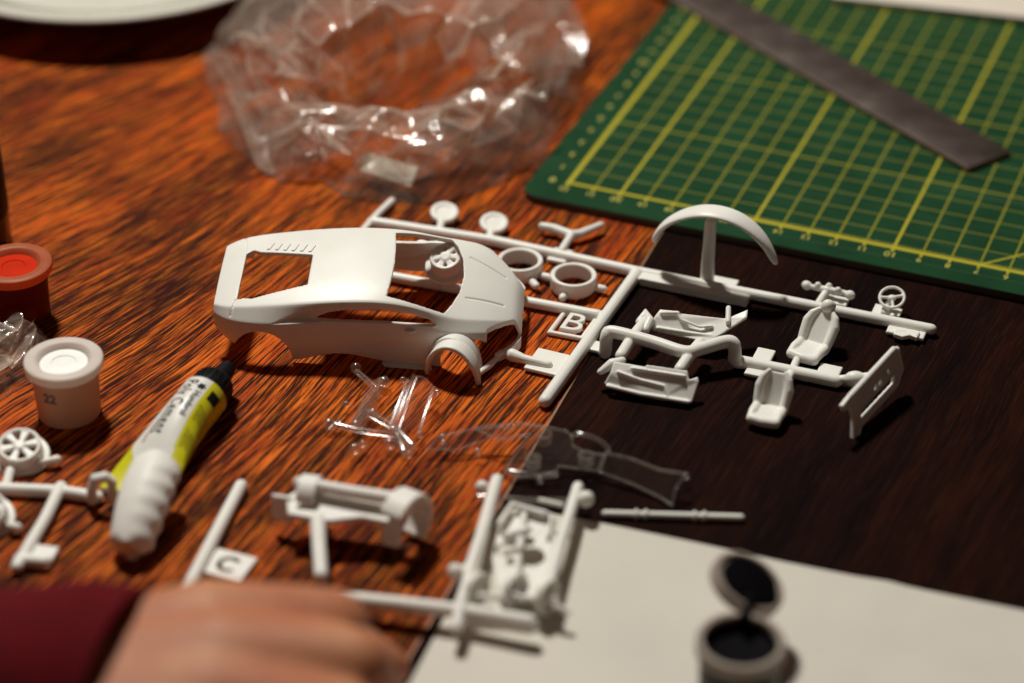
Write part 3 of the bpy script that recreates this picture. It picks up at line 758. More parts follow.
o = link('letter', bme, M['white'], None, smooth=None); o.parent = tg
# front gate with bulb
g = G(); runner(g, [(500, 352, .2), (512, 355, .25), (524, 359, .25), (548, 365, .2)], [.07, .22, .15, .16]); part('gate', g)
# discs (brake discs) with stubs
for u, v in ((444.5, 213), (494, 223.5)):
    g = G(); c_ = at(u, v, .32); g.lathe([(0, .06), (.30, .06), (.34, .10), (.47, .10), (.5, .05), (.5, -.06), (.44, -.1), (0, -.1)], c_, quat((0.05, -.25, 1)), seg=40)
    runner(g, [(u - 2, v + 6, .2), (u - 5, v + 17, .2)], .14)
    part('brake_disc', g, voxel=.025)
# rings
def ring(u, v, r, h, z, stubs):
    g = G(); c_ = at(u, v, z)
    g.lathe([(r, h / 2), (r - .12, h / 2), (r - .16, h / 2 - .06), (r - .14, -h / 2), (r - .04, -h / 2), (r + .01, -h / 2 + .1), (r + .02, h / 2 - .08)], c_, None, seg=56, close=True)
    for du, dv in stubs:
        p = at(u + du, v + dv, .2); q = c_ + (p - c_).normalized() * (r - .05); q.z = .2
        g.tube([q, q + (p - q) * .5, p], [.07, .14, .13])
    return part('ring', g, voxel=.025)
ring(573.5, 281, .76, .55, .32, [(-31, -5), (30, 8), (-11, 17), (15, -9)])
ring(520, 266, .76, .55, .32, [(-28, 14), (16, 20)])
# small yoke
g = G(); runner(g, [(542, 226, .32), (553, 228, .32), (571, 235, .3), (580, 234, .3), (601, 225, .34)], [.13, .15, .17, .16, .12]); runner(g, [(571, 236, .3), (562, 250, .2)], .14); part('wishbone', g)
# spoked wheel
def spoked_wheel(g, c_, nrm, R=.66, spokes=6, ph=0.0):
    q = quat(nrm)
    g.lathe([(R, .20), (R, -.25), (R + .20, -.27), (R + .22, -.36), (R + .18, -.42), (R - .05, -.40), (R - .12, .10), (R - .14, .20), (R - .05, .24)], c_, q, seg=48, close=True)
    g.lathe([(0, .24), (.15, .24), (.17, .18), (.17, .02), (0, .02)], c_, q, seg=24)
    for k in range(spokes):
        a = ph + 2 * math.pi * k / spokes; d_ = Vector((math.cos(a), math.sin(a), 0)); n_ = Vector((-d_.y, d_.x, 0))
        pts = [d_ * .12 - n_ * .07, d_ * .12 + n_ * .07, d_ * (R - .06) + n_ * .14, d_ * (R - .06) - n_ * .14]
        g.plate([c_ + q @ (p + Vector((0, 0, .13))) for p in pts], .16, q @ Vector((0, 0, 1)))
g = G(); spoked_wheel(g, at(446, 260, 1.72), (-.1, -.45, 1), R=.52); runner(g, [(446, 268, 1.4), (444, 280, .5), (443, 287, .25)], .13)
part('spoked_wheel', g, voxel=.026, it=2)
# tall curved piece on a post
pk = at(707, 281, .2); ex = Vector((mainax.x, mainax.y, 0)).normalized(); 
pts = [pk, pk + Vector((0, 0, 1.0)), pk + Vector((0.02, 0, 2.25))]
g = G(); g.tube(pts, [.24, .22, .20]); part('post', g)
# arc: built through surveyed points in the upright plane over the main runner
def on_plane(u, v):
    """point of the upright plane through the post, along the main runner, seen at u, v"""
    o_ = Vector((0, -CHD, CH)); d_ = at(u, v, 0) - o_; n_ = Vector((-ex.y, ex.x, 0))
    return o_ + d_ * ((pk - o_).dot(n_) / d_.dot(n_))
arc = [on_plane(*p) for p in ((654, 243), (659, 231), (668, 222), (682, 215), (699, 211), (717, 212), (736, 217.5), (752, 228), (766, 243), (777, 267))]
ey = Vector((-ex.y, ex.x, 0))
g = G(); rows = []
wd = [.34, .55, .72, .84, .90, .90, .86, .80, .66, .30]
for i, p in enumerate(arc):
    d_ = (arc[min(i + 1, len(arc) - 1)] - arc[max(i - 1, 0)]).normalized(); n_ = ey.cross(d_).normalized()
    if n_.z < 0: n_.negate()
    w_ = wd[i]
    rows.append([g.bm.verts.new(p + ey * y + n_ * o_) for y, o_ in ((-w_ / 2, -.10), (-w_ / 2, .10), (0, .15), (w_ / 2, .10), (w_ / 2, -.10))])
for A_, B_ in zip(rows, rows[1:]):
    for j in range(5): g.bm.faces.new((A_[j], B_[j], B_[(j + 1) % 5], A_[(j + 1) % 5]))
g.bm.faces.new(rows[0][::-1]); g.bm.faces.new(rows[-1])
link('wheel_arch', evalmods(g.mesh(), [('SUBSURF', dict(levels=2, render_levels=2)), ('REMESH', dict(mode='VOXEL', voxel_size=.03, adaptivity=0.0)), ('SMOOTH', dict(factor=.5, iterations=3))]), M['white'], SP, world=True, smooth=60)
# door panels
def panel(pix, th, relief, name='door_panel'):
    P = [at(*p) for p in pix]; g = G(); g.plate(P, th)
    for ln_, r_ in relief: g.tube([at(*p) for p in ln_], r_, seg=10)
    return part(name, g, voxel=.026, it=6)
panel([(652, 330, .55), (654, 318, .85), (660, 310, 1.0), (676, 311.5, 1.0), (680, 314, .95), (724, 319, .92), (732, 317, .95), (748, 310, 1.1), (747, 318, 1.0), (724, 333, .7), (710, 342, .5), (700, 341, .5), (668, 334, .5)], .13,
      [([(658, 328, .68), (690, 333, .64), (712, 336, .62)], .06), ([(676, 312, 1.05), (682, 320, .92), (700, 327, .82), (712, 326, .85)], .05), ([(662, 313, 1.02), (678, 313, 1.04)], .07)])
g = G(); runner(g, [(728, 322, .95), (728.5, 308, 1.15)], .09); part('pin', g)
g = G(); runner(g, [(640, 322, .72), (646, 314, .8), (650, 321, .8), (645, 330, .7)], [.15, .19, .17, .15]); part('hinge_block', g)
panel([(604, 384, .30), (610, 374, .60), (614, 362, .85), (628, 364, .85), (645, 367, .85), (647, 365, .9), (688, 371, .85), (689, 380, .65), (698, 377, .70), (699, 382, .6), (692, 403, .12), (660, 400, .12), (640, 396, .18)], .14,
      [([(608, 386, .32), (640, 394, .24), (688, 402, .20)], .07), ([(618, 372, .74), (640, 380, .58), (664, 386, .5), (668, 397, .25)], .05), ([(632, 368, .86), (684, 376, .80)], .045)])
g = G(); runner(g, [(600, 372, .55), (612, 364, .72), (622, 361, .78)], [.10, .18, .14]); part('hinge_block', g)
# seats
def seat(loc, face, tilt, hr, k=.8):
    """bucket seat; face = direction the sitter would look"""
    f_ = Vector((math.cos(face), math.sin(face), 0)); s_ = Vector((-f_.y, f_.x, 0)); q = Matrix((f_, s_, Vector((0, 0, 1)))).transposed()
    g = G(); T = lambda x, y, z: Vector(loc) + q @ Vector((x * k, y * (k + .15), z * k))
    ca, sa = math.cos(tilt), math.sin(tilt)
    B_ = lambda h_, y, d=0: T(-.45 - sa * h_ + ca * d, y, .30 + ca * h_ + sa * d)     # along the backrest
    g.plate([T(-.5, -.44, .28), T(.62, -.42, .34), T(.62, .42, .34), T(-.5, .44, .28)], .3, Vector((0, 0, 1)))
    for y in (-.47, .47): g.tube([T(-.45, y, .40), T(.2, y, .46), T(.62, y, .40)], [.15, .15, .12])
    g.tube([T(.62, -.42, .36), T(.68, 0, .36), T(.62, .42, .36)], .17)
    prof = [(-.1, .46), (.4, .50), (.9, .52), (1.3, .44), (1.55, .30)]
    if hr: prof = [(-.1, .46), (.4, .50), (.95, .52), (1.3, .42), (1.5, .27), (1.85, .24), (1.98, .16)]
    g.plate([B_(h_, w_) for h_, w_ in prof] + [B_(h_, -w_) for h_, w_ in prof[::-1]], .16)
    for sg in (1, -1):
        g.tube([B_(h_, sg * (w_ + .0), .1) for h_, w_ in prof[:5]], [.14, .15, .16, .13, .08])
    if hr: g.ball(B_(1.72, 0, .08), (.22, .22, .24))
    return part('seat', g, voxel=.028, it=3)
sc_ = 1.0
l1 = at(806, 352, .05); seat((l1.x + .06, l1.y - .25, .02), math.radians(-122), math.radians(42), True, .78)
l2 = at(765, 416, .0); seat((l2.x + .04, l2.y - .25, .02), math.radians(-112), math.radians(32), False, .74)
# dashboard plate
T1, T2 = at(894, 349, 1.55), at(843, 403, 1.25)
e1 = (T2 - T1).normalized(); dn = (at(857, 438, .05) - at(851, 404, 1.2)); dn = (dn - e1 * dn.dot(e1)).normalized()
Lp = (T2 - T1).length
pn = lambda a_, b_: T1 + e1 * a_ + dn * b_
g = G(); g.plate([pn(-.15, .05), pn(.05, -.08), pn(Lp - .45, -.06), pn(Lp + .15, .0), pn(Lp + .12, .22), pn(Lp - .25, .28), pn(Lp - .28, .75), pn(Lp + .1, 1.55), pn(Lp - .12, 1.65), pn(Lp - .55, 1.15), pn(.35, 1.12), pn(-.12, .85)], .15)
dm = g.mesh()
cuts = []
for a0, a1, b0, b1 in ((1.05, 1.22, .42, .62), (1.32, 1.5, .42, .62), (.55, .68, .35, .55)):
    gg = G(); gg.plate([pn(a0, b0), pn(a1, b0), pn(a1, b1), pn(a0, b1)], .6); cuts.append(gg.mesh())
gg = G(); gg.plate([pn(.35, .72), pn(Lp - .75, .74), pn(Lp - .6, .98), pn(.45, .98)], .6); cuts.append(gg.mesh())
dm = boolean(dm, cuts)
dm = evalmods(dm, [('REMESH', dict(mode='VOXEL', voxel_size=.026, adaptivity=0.0)), ('SMOOTH', dict(factor=.5, iterations=2))])
dp = link('dashboard', dm, M['white'], SP, world=True, smooth=60)
g = G(); g.tube([pn(.02, .0), pn(Lp - .4, .02)], .10); g.tube([pn(.3, 1.12), pn(Lp - .6, 1.16)], .08); g.tube([pn(-.12, .1), pn(-.12, .8), pn(.3, 1.12), pn(Lp - .55, 1.15), pn(Lp - .08, 1.58)], .11)
link('dashboard_rim', g.fused(.026, 2), M['white'], SP, world=True, smooth=60)
# steering wheel
g = G(); c_ = at(892, 297.5, .62); nq = quat((-.15, -.45, 1))
g.lathe([(.40 + .055 * math.cos(a), .055 * math.sin(a)) for a in [k * math.pi / 4 for k in range(8)]], c_, nq, seg=44, close=True)
g.ball(c_ + Vector((0, 0, -.02)), (.15, .13, .1))
for a in (0.1, math.pi - .1, -math.pi / 2): g.tube([c_, c_ + nq @ Vector((.40 * math.cos(a), .40 * math.sin(a), 0))], .055, seg=8)
g.tube([c_ - Vector((0, 0, .05)), at(888, 305, .35), at(885, 312, .22)], [.08, .13, .15]); part('steering_wheel', g, voxel=.022, it=2)
# axle yoke on its stub
g = G(); runner(g, [(806, 285, .45), (812, 287, .45), (828, 290, .45), (845, 293, .45), (851, 295.5, .45)], [.15, .09, .13, .09, .14])
for u, v in ((807, 285.5), (850, 295)): g.ball(at(u, v, .45), .16)
for u, v in ((818, 285), (829, 286), (838, 290)): g.ball(at(u, v, .55), .11)
runner(g, [(828, 290, .42), (822, 298, .3), (817, 306, .22)], .13); part('axle_yoke', g, voxel=.024)
# small dial binnacle
g = G(); c_ = at(906, 334, .2); e1 = mainax.normalized(); e2 = Vector((-e1.y, e1.x, 0))
g.plate([c_ - e1 * .42 + e2 * .18, c_ + e1 * .42 + e2 * .18, c_ + e1 * .40 - e2 * .2, c_ + e1 * .16 - e2 * .12, c_ - e1 * .05 - e2 * .3, c_ - e1 * .36 - e2 * .24], .16, Vector((0, 0, 1)))
g.tube([c_ - e1 * .34 - e2 * .05, c_ + e2 * .12, c_ + e1 * .34 - e2 * .04], .1); part('instrument_hood', g, voxel=.024)

# ---------------------------------------------------------------- wheel sprue at bottom left
WS = thing('model_kit_sprue', 'small white kit sprue with spoked wheels at the lower left, beside the glue tube', 'kit sprue', at(60, 490, 0))
P = lambda name, g, voxel=.03, it=3: link(name, g.fused(voxel, it), M['white'], WS, world=True, smooth=60)
g = G(); runner(g, [(-30, 484), (0, 489), (60, 491.5), (97, 497)], .20); runner(g, [(61, 487, .25), (45, 520, .22), (17, 567, .2)], .19); runner(g, [(20, 560, .2), (45, 562, .2)], .2)
a_ = at(18, 566, .15); 
tabp(g, 40, 557, .42, .46, .14, .16, at(60, 557, .1) - at(20, 552, .1)); runner(g, [(5, 490, .2), (9, 475, .22), (14, 462, .25)], .15); P('runner', g)
g = G(); spoked_wheel(g, at(20, 449, .48), (.05, -.28, 1), R=.66, ph=.3); P('spoked_wheel', g, .026, 2)
g = G(); runner(g, [(38, 463, .22), (46, 461.5, .25), (57, 459.5, .25)], [.08, .1, .14]); P('gate', g)
g = G(); spoked_wheel(g, at(-16, 512, .48), (.05, -.28, 1), R=.66, ph=.1); P('spoked_wheel', g, .026, 2)
g = G(); runner(g, [(2, 523, .22), (10, 525.5, .25), (17, 527.5, .25)], [.08, .1, .15]); P('gate', g)
g = G(); runner(g, [(92, 501, .2), (92, 488, .7), (95, 479, 1.0), (106, 477, 1.05), (112, 481, .9), (112, 500, .25)], [.15, .16, .17, .17, .15, .13]); P('bracket', g)

# ---------------------------------------------------------------- ribbed interior piece leaning on the tube
E0, E1 = at(156, 447, 1.95), at(125, 540, .95)
d_ = (E1 - E0); Ls = d_.length; d_.normalize(); sd = d_.cross(Vector((0, 0, 1))).normalized(); un = sd.cross(d_).normalized()
g = G(); rows = []
N1, N2 = 26, 13
for i in range(N1 + 1):
    k = i / N1; w_ = .74 + .10 * math.sin(k * math.pi) - .14 * k - .35 * max(0, 1 - k / .1) ** 2 - .3 * max(0, (k - .9) / .1) ** 2
    row = []
    for j in range(N2 + 1):
        a = math.radians(-100 + 200 * j / N2)
        rib = .045 * math.cos(k * 2 * math.pi * 5.5) * max(0, (7 - j) / 7) ** .6
        rr = 1 + rib
        bend = -.25 * (2 * k - 1) ** 2
        row.append(g.bm.verts.new(E0 + d_ * Ls * k + sd * (w_ * rr * math.sin(a)) + un * (.62 * rr * math.cos(a) - .45 + bend)))
    rows.append(row)
for A_, B_ in zip(rows, rows[1:]):
    for j in range(N2): g.bm.faces.new((A_[j], B_[j], B_[j + 1], A_[j + 1]))
g.bm.faces.new(rows[0]); g.bm.faces.new(rows[-1][::-1])
shell = evalmods(g.mesh(), [('SOLIDIFY', dict(thickness=.14, offset=-1)), ('REMESH', dict(mode='VOXEL', voxel_size=.035, adaptivity=0.0)), ('SMOOTH', dict(factor=.5, iterations=8))])
ip = thing('engine_cover_part', 'white ribbed moulded kit part propped on the end of the glue tube', 'kit part', (E1.x, E1.y, 0))
link('ribbed_shell', shell, M['white_dull'], ip, world=True, smooth=60)
g = G(); 
g.tube([E1 - sd * .1 + un * -.35 - d_ * .7, Vector((E1.x - d_.x * .4, E1.y - d_.y * .4, .12))], .20)
link('foot', g.fused(.035, 3), M['white_dull'], ip, world=True, smooth=60)

# ---------------------------------------------------------------- C sprue by the hand
CS = thing('model_kit_sprue', 'short white sprue bar with a letter C tab, half under the hand', 'kit sprue', at(215, 540, 0))
g = G(); runner(g, [(241, 486), (195, 575), (178, 606)], .20); link('runner', g.fused(.03, 3), M['white_dull'], CS, world=True, smooth=60)
e1 = (at(252, 566, .1) - at(217, 557, .1)).normalized(); e2 = Vector((-e1.y, e1.x, 0)); cC = at(229, 566, .12)
g = G(); g.plate([cC - e1 * .62 - e2 * .55, cC + e1 * .62 - e2 * .55, cC + e1 * .62 + e2 * .55, cC - e1 * .62 + e2 * .55], .12, Vector((0, 0, 1)))
gm = g.mesh(); gg = G(); gg.lathe([(.20, -.3), (.36, -.3), (.36, .4), (.20, .4)], cC + Vector((0, 0, -.02)), quat((0, 0, 1), e1), seg=30, close=True, sector=(.7, 2 * math.pi - .7)); gm = boolean(gm, [gg.mesh()])
tg = link('letter_tag', gm, M['white_dull'], CS, world=True, smooth=30)

# ---------------------------------------------------------------- bumper part in front
BP = thing('bumper_part', 'white kit part with curved wheel arches and a stem, just behind the hand', 'kit part', at(345, 535, 0))
Q = lambda name, g, voxel=.032, it=3: link(name, g.fused(voxel, it), M['white_dull'], BP, world=True, smooth=60)
ux = (at(400, 505, 1.3) - at(290, 492, 1.3)).normalized(); uz = Vector((0, 0, 1)); uy = Vector((-ux.y, ux.x, 0))
g = G(); g.tube([at(300, 483, 1.5), at(350, 492, 1.5), at(402, 500, 1.5)], .20); Q('cross_bar', g)
g = G(); g.plate([at(286, 499, 1.1), at(300, 491, 1.1), at(398, 504, 1.1), at(388, 524, 1.05), at(362, 519, 1.05), at(330, 523, 1.0), at(288, 516, 1.0)], .18); Q('deck', g)
def cyl_arch(g, c_, axis, r, wid, a0, a1, th=.13):
    z_ = axis.normalized(); q = quat(z_, Vector((0, 0, 1)))
    g.lathe([(r, -wid / 2), (r, wid / 2), (r - th, wid / 2), (r - th, -wid / 2)], c_, q, seg=26, close=True, sector=(a0, a1))
g = G(); cyl_arch(g, at(404, 522, .98), ux * .93 - uy * .36, .95, .72, math.radians(-150), math.radians(45)); Q('wheel_arch', g)
g = G(); cyl_arch(g, at(310, 496, 1.1), ux, .62, .55, math.radians(-95), math.radians(75)); Q('wheel_arch', g)
g = G(); g.plate([at(272, 494, 1.25), at(292, 497, 1.25), at(294, 524, .45), at(273, 518, .45)], .16); Q('end_plate', g)
g = G(); g.plate([at(380, 515, 1.0), at(402, 519, 1.0), at(400, 548, .25), at(384, 545, .25)], .16); Q('end_plate', g)
g = G(); g.tube([at(318, 520, .95), at(319, 545, .85), at(321, 575, .8)], [.24, .21, .2]); Q('stem', g)

# ---------------------------------------------------------------- sprue on the paper
DS = thing('model_kit_sprue', 'white sprue of chassis parts raised over the corner of the white paper', 'kit sprue', at(520, 560, 0))
Q = lambda name, g, voxel=.034, it=3: link(name, g.fused(voxel, it), M['white_dull'], DS, world=True, smooth=60)
ZD = .80
g = G(); runner(g, [(497, 480, ZD), (480, 540, ZD), (470, 570, ZD)], .19); runner(g, [(578, 487, ZD), (560, 545, ZD), (548, 590, ZD)], .17)
runner(g, [(340, 598, .55), (400, 604, .6), (470, 612, .65), (530, 622, .7)], .21); runner(g, [(455, 570, ZD), (472, 571, ZD)], .16); runner(g, [(470, 572, ZD), (462, 600, .8), (456, 628, .68)], .17)
Q('runner', g)
for u, v, z, r_ in ((482, 487, ZD, .20), (586, 499, ZD, .25), (455, 571, ZD, .22)):
    g = G(); g.ball(at(u, v, z), r_); Q('knob', g)
g = G(); g.plate([at(500, 520, .8), at(522, 511, .9), at(556, 520, .85), at(552, 560, .8), at(540, 600, .6), at(500, 600, .6), at(492, 560, .75)], .13)
pm = g.mesh(); cuts = []
for u, v, r_ in ((505, 550, .28), (532, 556, .36)):
    gg = G(); gg.lathe([(0, -1), (r_, -1), (r_, 1), (0, 1)], at(u, v, .8), None, seg=26); cuts.append(gg.mesh())
pm = boolean(pm, cuts); link('floor_pan', evalmods(pm, [('REMESH', dict(mode='VOXEL', voxel_size=.034, adaptivity=0.0)), ('SMOOTH', dict(factor=.5, iterations=3))]), M['white_dull'], DS, world=True, smooth=60)
for (u, v, z) in ((478, 590, .72), (516, 590, .75), (548, 597, .7)):
    g = G(); c_ = at(u, v, z); g.lathe([(0, -.30), (.30, -.28), (.50, -.12), (.52, .08), (.44, .08), (.40, -.06), (.25, -.18), (0, -.20)], c_, quat((.80, -.55, .12)), seg=34); Q('hub', g, .03)
for ln_, r_ in (([(500, 524, 1.05), (512, 505, 1.1), (545, 514, 1.1)], .11), ([(524, 515, 1.0), (518, 560, .95), (514, 596, .85)], .11), ([(480, 596, .8), (556, 600, .75)], .10), ([(470, 622, .45), (500, 625, .5), (530, 630, .5)], .14), ([(506, 536, 1.0), (528, 530, 1.1)], .13)):
    g = G(); runner(g, ln_, r_); Q('chassis_rail', g)

for pts_, r_ in (([(520, 508, 1.0), (552, 516, 1.0), (548, 536, .95)], .08), ([(508, 552, 1.0), (520, 548, 1.10)], .12), ([(540, 500, .9), (562, 505, .9)], .07), ([(556, 606, .7), (568, 612, .6)], .09)):
    g = G(); runner(g, pts_, r_); Q('chassis_rail', g)
# ---------------------------------------------------------------- clear sprues
def clear(name, g, parent, smooth=40): return link(name, g.mesh(), M['clear_rim'] if name in ('knob', 'pin', 'runner') else M['clear'], parent, world=True, smooth=smooth)
C1 = thing('clear_sprue', 'small clear plastic sprue of lamp lenses lying on the wood before the car body', 'clear sprue', at(385, 415, 0))
g = G(); runner(g, [(357, 372, .3), (376, 388, .3)], .10); runner(g, [(381, 382, .25), (368, 398, .25), (356, 425, .25)], .16); runner(g, [(335, 425, .25), (356, 430, .2), (400, 436, .2)], .1); runner(g, [(368, 413, .3), (395, 428, .25), (412, 446, .2)], .14)
clear('runner', g, C1)
for u, v in ((356, 368), (384, 382), (329, 424), (355, 449), (373, 414), (390, 444), (394, 431)):
    g = G(); g.ball(at(u, v, .28), .19); clear('knob', g, C1)
g = G(); g.plate([at(414, 376, .95), at(423, 377, .70), at(404, 432, .15), at(391, 428, .40)], .14); g.tube([at(414, 376, .95), at(392, 430, .4)], .06); clear('lens', g, C1)
g = G(); g.plate([at(426, 380, .8), at(436, 390, .6), at(416, 432, .2), at(407, 428, .3)], .12); g.tube([at(425, 380, .85), at(434, 390, .7)], .07); clear('lens', g, C1)
g = G(); g.plate([at(372, 386, .35), at(382, 392, .35), at(362, 432, .3), at(348, 428, .3)], .12); clear('lens', g, C1)

for pts_, r_ in (([(408, 380, .9), (398, 404, .65), (388, 428, .4)], .05), ([(417, 378, .95), (407, 404, .65), (398, 430, .35)], .05), ([(434, 388, .7), (427, 408, .5), (420, 430, .3)], .05), ([(366, 400, .3), (352, 424, .3)], .05), ([(396, 430, .3), (404, 452, .2)], .12), ([(340, 420, .3), (331, 428, .25)], .07)):
    g = G(); runner(g, pts_, r_); clear('runner', g, C1)
for u, v, r_ in ((403, 380, .11), (437, 392, .10), (420, 434, .12), (409, 455, .13), (363, 444, .12), (346, 404, .10)):
    g = G(); g.ball(at(u, v, .3), r_); clear('knob', g, C1)
C2 = thing('clear_sprue', 'larger clear plastic sprue of car windows lying across wood and dark table', 'clear sprue', at(560, 470, 0))
def cplate(pix, th=.09, r=.035, name='window'):
    Pp = [at(*p) for p in pix]; g = G(); g.plate(Pp, th)
    w_ = clear(name, g, C2); g = G()
    for i in range(len(Pp)): g.tube([Pp[i], Pp[(i + 1) % len(Pp)]], r, seg=8)
    me = g.mesh(); me.transform(Matrix.Translation(-C2.location)); link('window_rim', me, M['clear_rim'], w_, world=False); return w_
cplate([(474, 428, .75), (516, 423, .85), (545, 427, .9), (566, 431, .8), (572, 436, .7), (573, 446, .55), (582, 451, .5), (604, 455, .45), (598, 471, .2), (559, 466, .3), (555, 473, .2), (516, 478, .15), (505, 470, .25), (520, 448, .5), (530, 434, .7), (500, 440, .6)], .1, .045)
cplate([(606, 453, .85), (632, 459, .8), (660, 470, .7), (686, 474, .75), (676, 488, .5), (672, 505, .15), (658, 496, .15), (630, 483, .2), (600, 472, .25)], .08, .05)
cplate([(425, 449, .3), (440, 436, .5), (478, 428, .7), (512, 428, .75), (490, 438, .5), (455, 450, .3)], .08, .03)
g = G(); runner(g, [(572, 437, .7), (577, 433, .8), (592, 437, .75), (602, 442, .65), (609, 449, .5)], .075); clear('runner', g, C2)
g = G(); runner(g, [(478, 497, .35), (530, 500, .35), (588, 501, .35)], .09); clear('runner', g, C2)
g = G(); runner(g, [(510, 472, .3), (540, 476, .3), (556, 474, .3)], .10); clear('runner', g, C2)
for u, v in ((544, 438), (533, 462), (586, 459)):
    g = G(); c_ = at(u, v, .55); g.lathe([(.16, -.15), (.24, -.15), (.26, .16), (.17, .16)], c_, None, seg=26, close=True); clear('pin', g, C2)
for u, v in ((443, 437), (444, 446), (478, 452), (540, 480), (686, 476)):
    g = G(); g.ball(at(u, v, .35), .12); clear('knob', g, C2)

# ---------------------------------------------------------------- axle rod
g = G(); a_, b_ = at(605, 513.5, .13), at(741, 517.5, .13); g.tube([a_, b_], .105)
for k in (.23, .30, .66, .73): 
    c_ = a_.lerp(b_, k); dd = (b_ - a_).normalized(); g.tube([c_ - dd * .035, c_ + dd * .035], .17, round_=False)
o = link('axle_rod', g.fused(.022, 2), M['white_dull']); recentre(o); tag(o, 'thin white axle rod with small collars lying behind the white paper', 'axle rod')

# ================================================================ PAPER
c0 = at(503, 508, .03); er = (at(1024, 612, .03) - c0).normalized(); el = (at(412, 680, .03) - c0).normalized()
bm = bmesh.new(); nx, ny = 60, 40; vv = []
for i in range(nx + 1):
    row = []
    for j in range(ny + 1):
        p = c0 + er * (29.7 * i / nx) + el * (21.0 * j / ny)
        edge = math.exp(-j * 21.0 / ny / 1.2)
        z = .035 + edge * (.10 * max(0, math.sin(i / nx * 9 + .6)) + .04) + .025 * (noise.noise(p * .12) + .5) + .06 * math.exp(-((i / nx * 29.7 - 11.3 + j * .06) / .5) ** 2) * math.exp(-j * 21 / ny / 5)
        row.append(bm.verts.new((p.x, p.y, z)))
    vv.append(row)
for i in range(nx):
    for j in range(ny): bm.faces.new((vv[i][j], vv[i + 1][j], vv[i + 1][j + 1], vv[i][j + 1]))
bmesh.ops.recalc_face_normals(bm, faces=bm.faces)
me = bpy.data.meshes.new('paper'); bm.to_mesh(me); bm.free()
me = evalmods(me, [('SOLIDIFY', dict(thickness=.02, offset=0))])
o = link('paper_sheet', me, M['paper'], smooth=40); recentre(o); tag(o, 'blank off-white paper sheet lying at the lower right under the black paint pot', 'paper')

# ================================================================ BAGS
def fbm(p, o=4):
    return noise.fractal(p, .9, 2.1, o)
def ridge(p, o=4):
    return noise.ridged_multi_fractal(p, .9, 2.2, o, 1.0, 2.0)
def crease(p):
    d, _ = noise.voronoi(p); return d[1] - d[0]
BG = thing('plastic_bag', 'large crumpled clear plastic bag lying open on the table behind the car body', 'plastic bag', at(395, 110, 0))
outl = [(205, 62), (214, 100), (228, 140), (262, 178), (300, 181), (330, 190), (380, 205), (440, 203), (495, 190), (530, 165), (556, 135), (580, 90), (586, 50), (575, 10), (540, -30), (470, -55), (390, -62), (310, -45), (250, -10), (222, 28)]
rim = [(300, 70), (296, 84), (305, 96), (330, 104), (355, 108), (380, 112), (405, 113), (430, 110), (452, 104), (470, 96), (482, 88), (492, 74), (490, 60), (475, 48), (450, 40), (415, 36), (385, 36), (350, 40), (325, 48), (308, 58)]
def smooth_loop(pts, n):
    out = []; m_ = len(pts)
    for k in range(n):
        t_ = k / n * m_; i = int(t_); f = t_ - i; p0, p1, p2, p3 = (Vector(pts[(i + q) % m_]) for q in (-1, 0, 1, 2))
        out.append(.5 * ((2 * p1) + (p2 - p0) * f + (2 * p0 - 5 * p1 + 4 * p2 - p3) * f * f + (3 * p1 - p0 - 3 * p2 + p3) * f ** 3))
    return out
from mathutils.kdtree import KDTree
rnd = random.Random(11)
def film(coarse, fine=.045, levels=3, seed=0.0):
    """coarse bmesh of flat facets -> dense film with creases; a 'crease' attribute marks the folded edges"""
    bmesh.ops.recalc_face_normals(coarse, faces=coarse.faces)
    sm = []
    for e in coarse.edges:
        if len(e.link_faces) == 2:
            an = e.calc_face_angle(0.0)
            if an > .30:
                a, b = e.verts[0].co, e.verts[1].co; n_ = max(2, int((b - a).length / .05))
                for q in range(n_ + 1): sm.append((a.lerp(b, q / n_), min(1.0, (an - .30) / .9)))
    kd = KDTree(len(sm) + 1)
    for q, (p, an) in enumerate(sm): kd.insert(p, q)
    kd.balance()
    me = bpy.data.meshes.new('film'); coarse.to_mesh(me); coarse.free()
    me = evalmods(me, [('SUBSURF', dict(subdivision_type='SIMPLE', levels=levels, render_levels=levels))])
    at_ = me.attributes.new('crease', 'FLOAT', 'POINT')
    for v in me.vertices:
        c = 0.0
        if sm:
            for p, q, d in kd.find_n(v.co, 1): c = math.exp(-(d / .10) ** 2) * sm[q][1]
        at_.data[v.index].value = c
    me = evalmods(me, [('SMOOTH', dict(factor=.5, iterations=5))])
    for v in me.vertices:
        p = v.co * 1.1 + Vector((seed, 0, 0))
        v.co += Vector((noise.noise(p), noise.noise(p + Vector((9, 0, 0))), noise.noise(p + Vector((0, 9, 0))))) * fine * 2.2
        v.co.z = max(v.co.z, .012)
    return me
def tri_grid(rows, closed, mats=None):
    bm = bmesh.new(); V = [[bm.verts.new(p) for p in r_] for r_ in rows]; n = len(rows[0])
    for i in range(len(rows) - 1):
        for k in range(n if closed else n - 1):
            a, b, c, d = V[i][k], V[i + 1][k], V[i + 1][(k + 1) % n], V[i][(k + 1) % n]
            for f in (((a, b, c), (a, c, d)) if rnd.random() < .5 else ((a, b, d), (b, c, d))):
                q = bm.faces.new(f); q.material_index = mats(i) if mats else 0
    return bm
NA = 34; NR = 10
rim = [(u_, v_ if v_ > 60 else 60 - (60 - v_) * 1.7) for u_, v_ in rim]
ol = smooth_loop([tuple(at(*p)) for p in outl], NA)
rl = smooth_loop([tuple(at(p[0], p[1], 2.1 if p[1] > 85 else (2.8 if p[1] > 55 else 3.9))) for p in rim], NA)
rings = []
